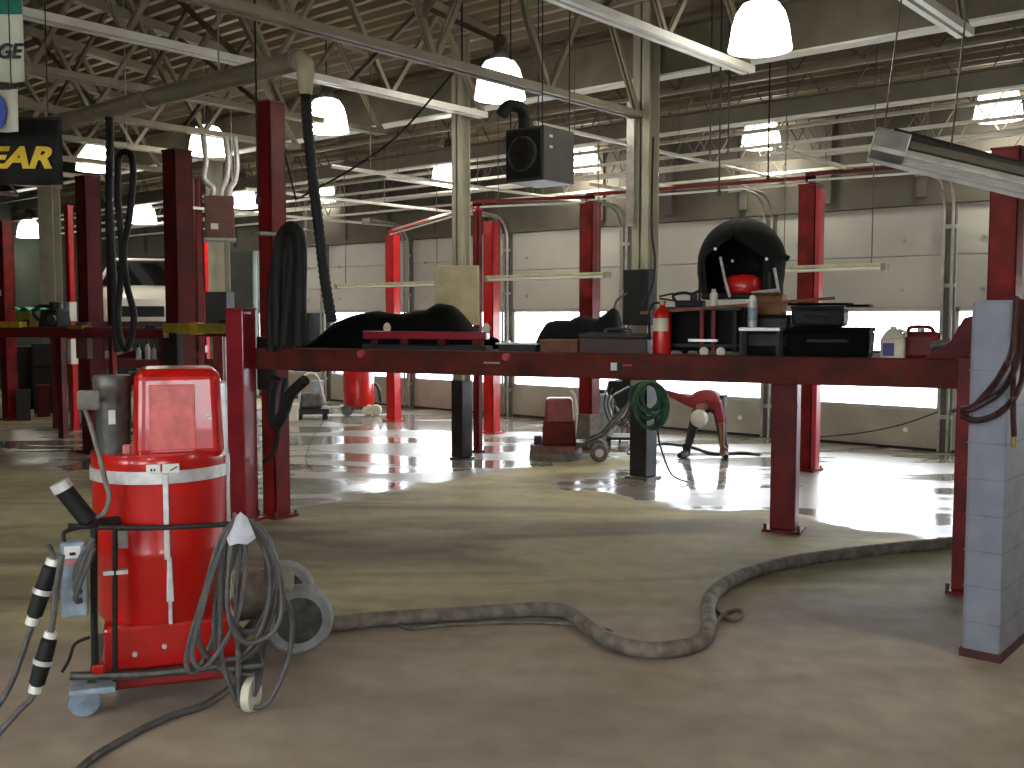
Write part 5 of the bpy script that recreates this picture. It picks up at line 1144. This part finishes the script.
jt('shR', (.17, -.2, .75), .065); jt('elR', (.23, -.28, .48), .044); jt('wrR', (.24, -.3, .25), .03); jt('haR', (.24, -.31, .19), .03)
E = [('pelvis', 'waist'), ('waist', 'chest'), ('chest', 'neckb'), ('neckb', 'neck'), ('neck', 'head'), ('head', 'chin'), ('pelvis', 'hipL'), ('hipL', 'kneeL'), ('kneeL', 'ankL'), ('ankL', 'toeL'), ('pelvis', 'hipR'), ('hipR', 'kneeR'), ('kneeR', 'ankR'), ('ankR', 'toeR'), ('chest', 'shL'), ('shL', 'elL'), ('elL', 'wrL'), ('wrL', 'haL'), ('chest', 'shR'), ('shR', 'elR'), ('elR', 'wrR'), ('wrR', 'haR')]
for sd, hd, dr, sp in (('L', 'haL', Vector((-1, 0, .1)), Vector((0, 0, 1))), ('R', 'haR', Vector((0, -.1, -1)), Vector((1, 0, 0)))):
    for k, (o_, ln_) in enumerate(((-.03, .065), (-.01, .08), (.01, .075), (.03, .06))):
        a = J[hd]+dr*.035+sp*o_; jt('f%s%da' % (sd, k), a, .010); jt('f%s%db' % (sd, k), a+dr*ln_*.6+Vector((0, -.008, 0)), .009); jt('f%s%dc' % (sd, k), a+dr*ln_*.95+Vector((0, -.03, 0)), .008)
        E += [(hd, 'f%s%da' % (sd, k)), ('f%s%da' % (sd, k), 'f%s%db' % (sd, k)), ('f%s%db' % (sd, k), 'f%s%dc' % (sd, k))]
    a = J[hd]+sp*.045; jt('t%sa' % sd, a, .011); jt('t%sb' % sd, a+dr*.04+sp*.02+Vector((0, -.02, 0)), .009); E += [(hd, 't%sa' % sd), ('t%sa' % sd, 't%sb' % sd)]
def skinbody(name, names, edges, scale, mats_, parent, sub=1, rootn=None):
    idx = {n: i for i, n in enumerate(names)}; me = bpy.data.meshes.new(name)
    me.from_pydata([J[n] for n in names], [(idx[a], idx[b]) for a, b in edges if a in idx and b in idx], [])
    me.materials.append(mats_); o = bpy.data.objects.new(name, me); COL.objects.link(o); o.parent = parent
    o.modifiers.new('Skin', 'SKIN'); sv = me.skin_vertices[0].data
    for n in names: sv[idx[n]].radius = (RD[n]*scale,)*2; sv[idx[n]].use_root = (n == (rootn or names[0]))
    md = o.modifiers.new('Subdivision', 'SUBSURF'); md.levels = sub+1; md.render_levels = sub+1
    for md in o.modifiers: pass
    return o
names = list(J)
bo = skinbody('body', names, E, 1.0, skin, PE, 1, 'pelvis')
skinbody('shirt', ['chest', 'waist', 'neckb', 'shL', 'elL', 'shR', 'elR', 'wrL'], E, 1.16, shirt, PE, 1, 'chest')
skinbody('trousers', ['pelvis', 'hipL', 'kneeL', 'ankL', 'hipR', 'kneeR', 'ankR'], E, 1.22, jeans, PE, 1, 'pelvis')
for sd in 'LR':
    a, b = J['ank'+sd], J['toe'+sd]; d = (b-a); d.z = 0; d.normalize()
    MB().tube([a+Vector((0, 0, .1)), a+Vector((0, 0, .0)), Vector((a.x, a.y, .05)), Vector((a.x, a.y, .05))+d*.1, Vector((b.x, b.y, .04))+d*.03], .06, 12, radii=[.058, .055, .052, .05, .034]).build('boot', boot, PE, smooth=True)
hc = J['head']
MB().lathe([(.001, .115), (.05, .108), (.09, .075), (.112, .02), (.114, -.03), (.108, -.035), (.001, -.036)], c=(0, 0, 0), n=24).build('cap', capm, PE, smooth=True, loc=hc+Vector((0, -.04, .0))).rotation_euler = (1.25, 0, 0)
for x in (-.03, .03): MB().lathe([(.001, -.012), (.012, 0), (.001, .012)], c=hc+Vector((x, -.05, -.085)), n=10).build('eye', blackp, PE, smooth=True)
MB().box(hc+Vector((0, -.03, -.12)), (.022, .04, .03)).build('nose', skin, PE, bevel=.008)
for x in (-.095, .095): MB().lathe([(.001, -.01), (.022, -.006), (.024, .006), (.001, .01)], c=hc+Vector((x, .02, -.02)), n=12, axis='X').build('ear', skin, PE, smooth=True)
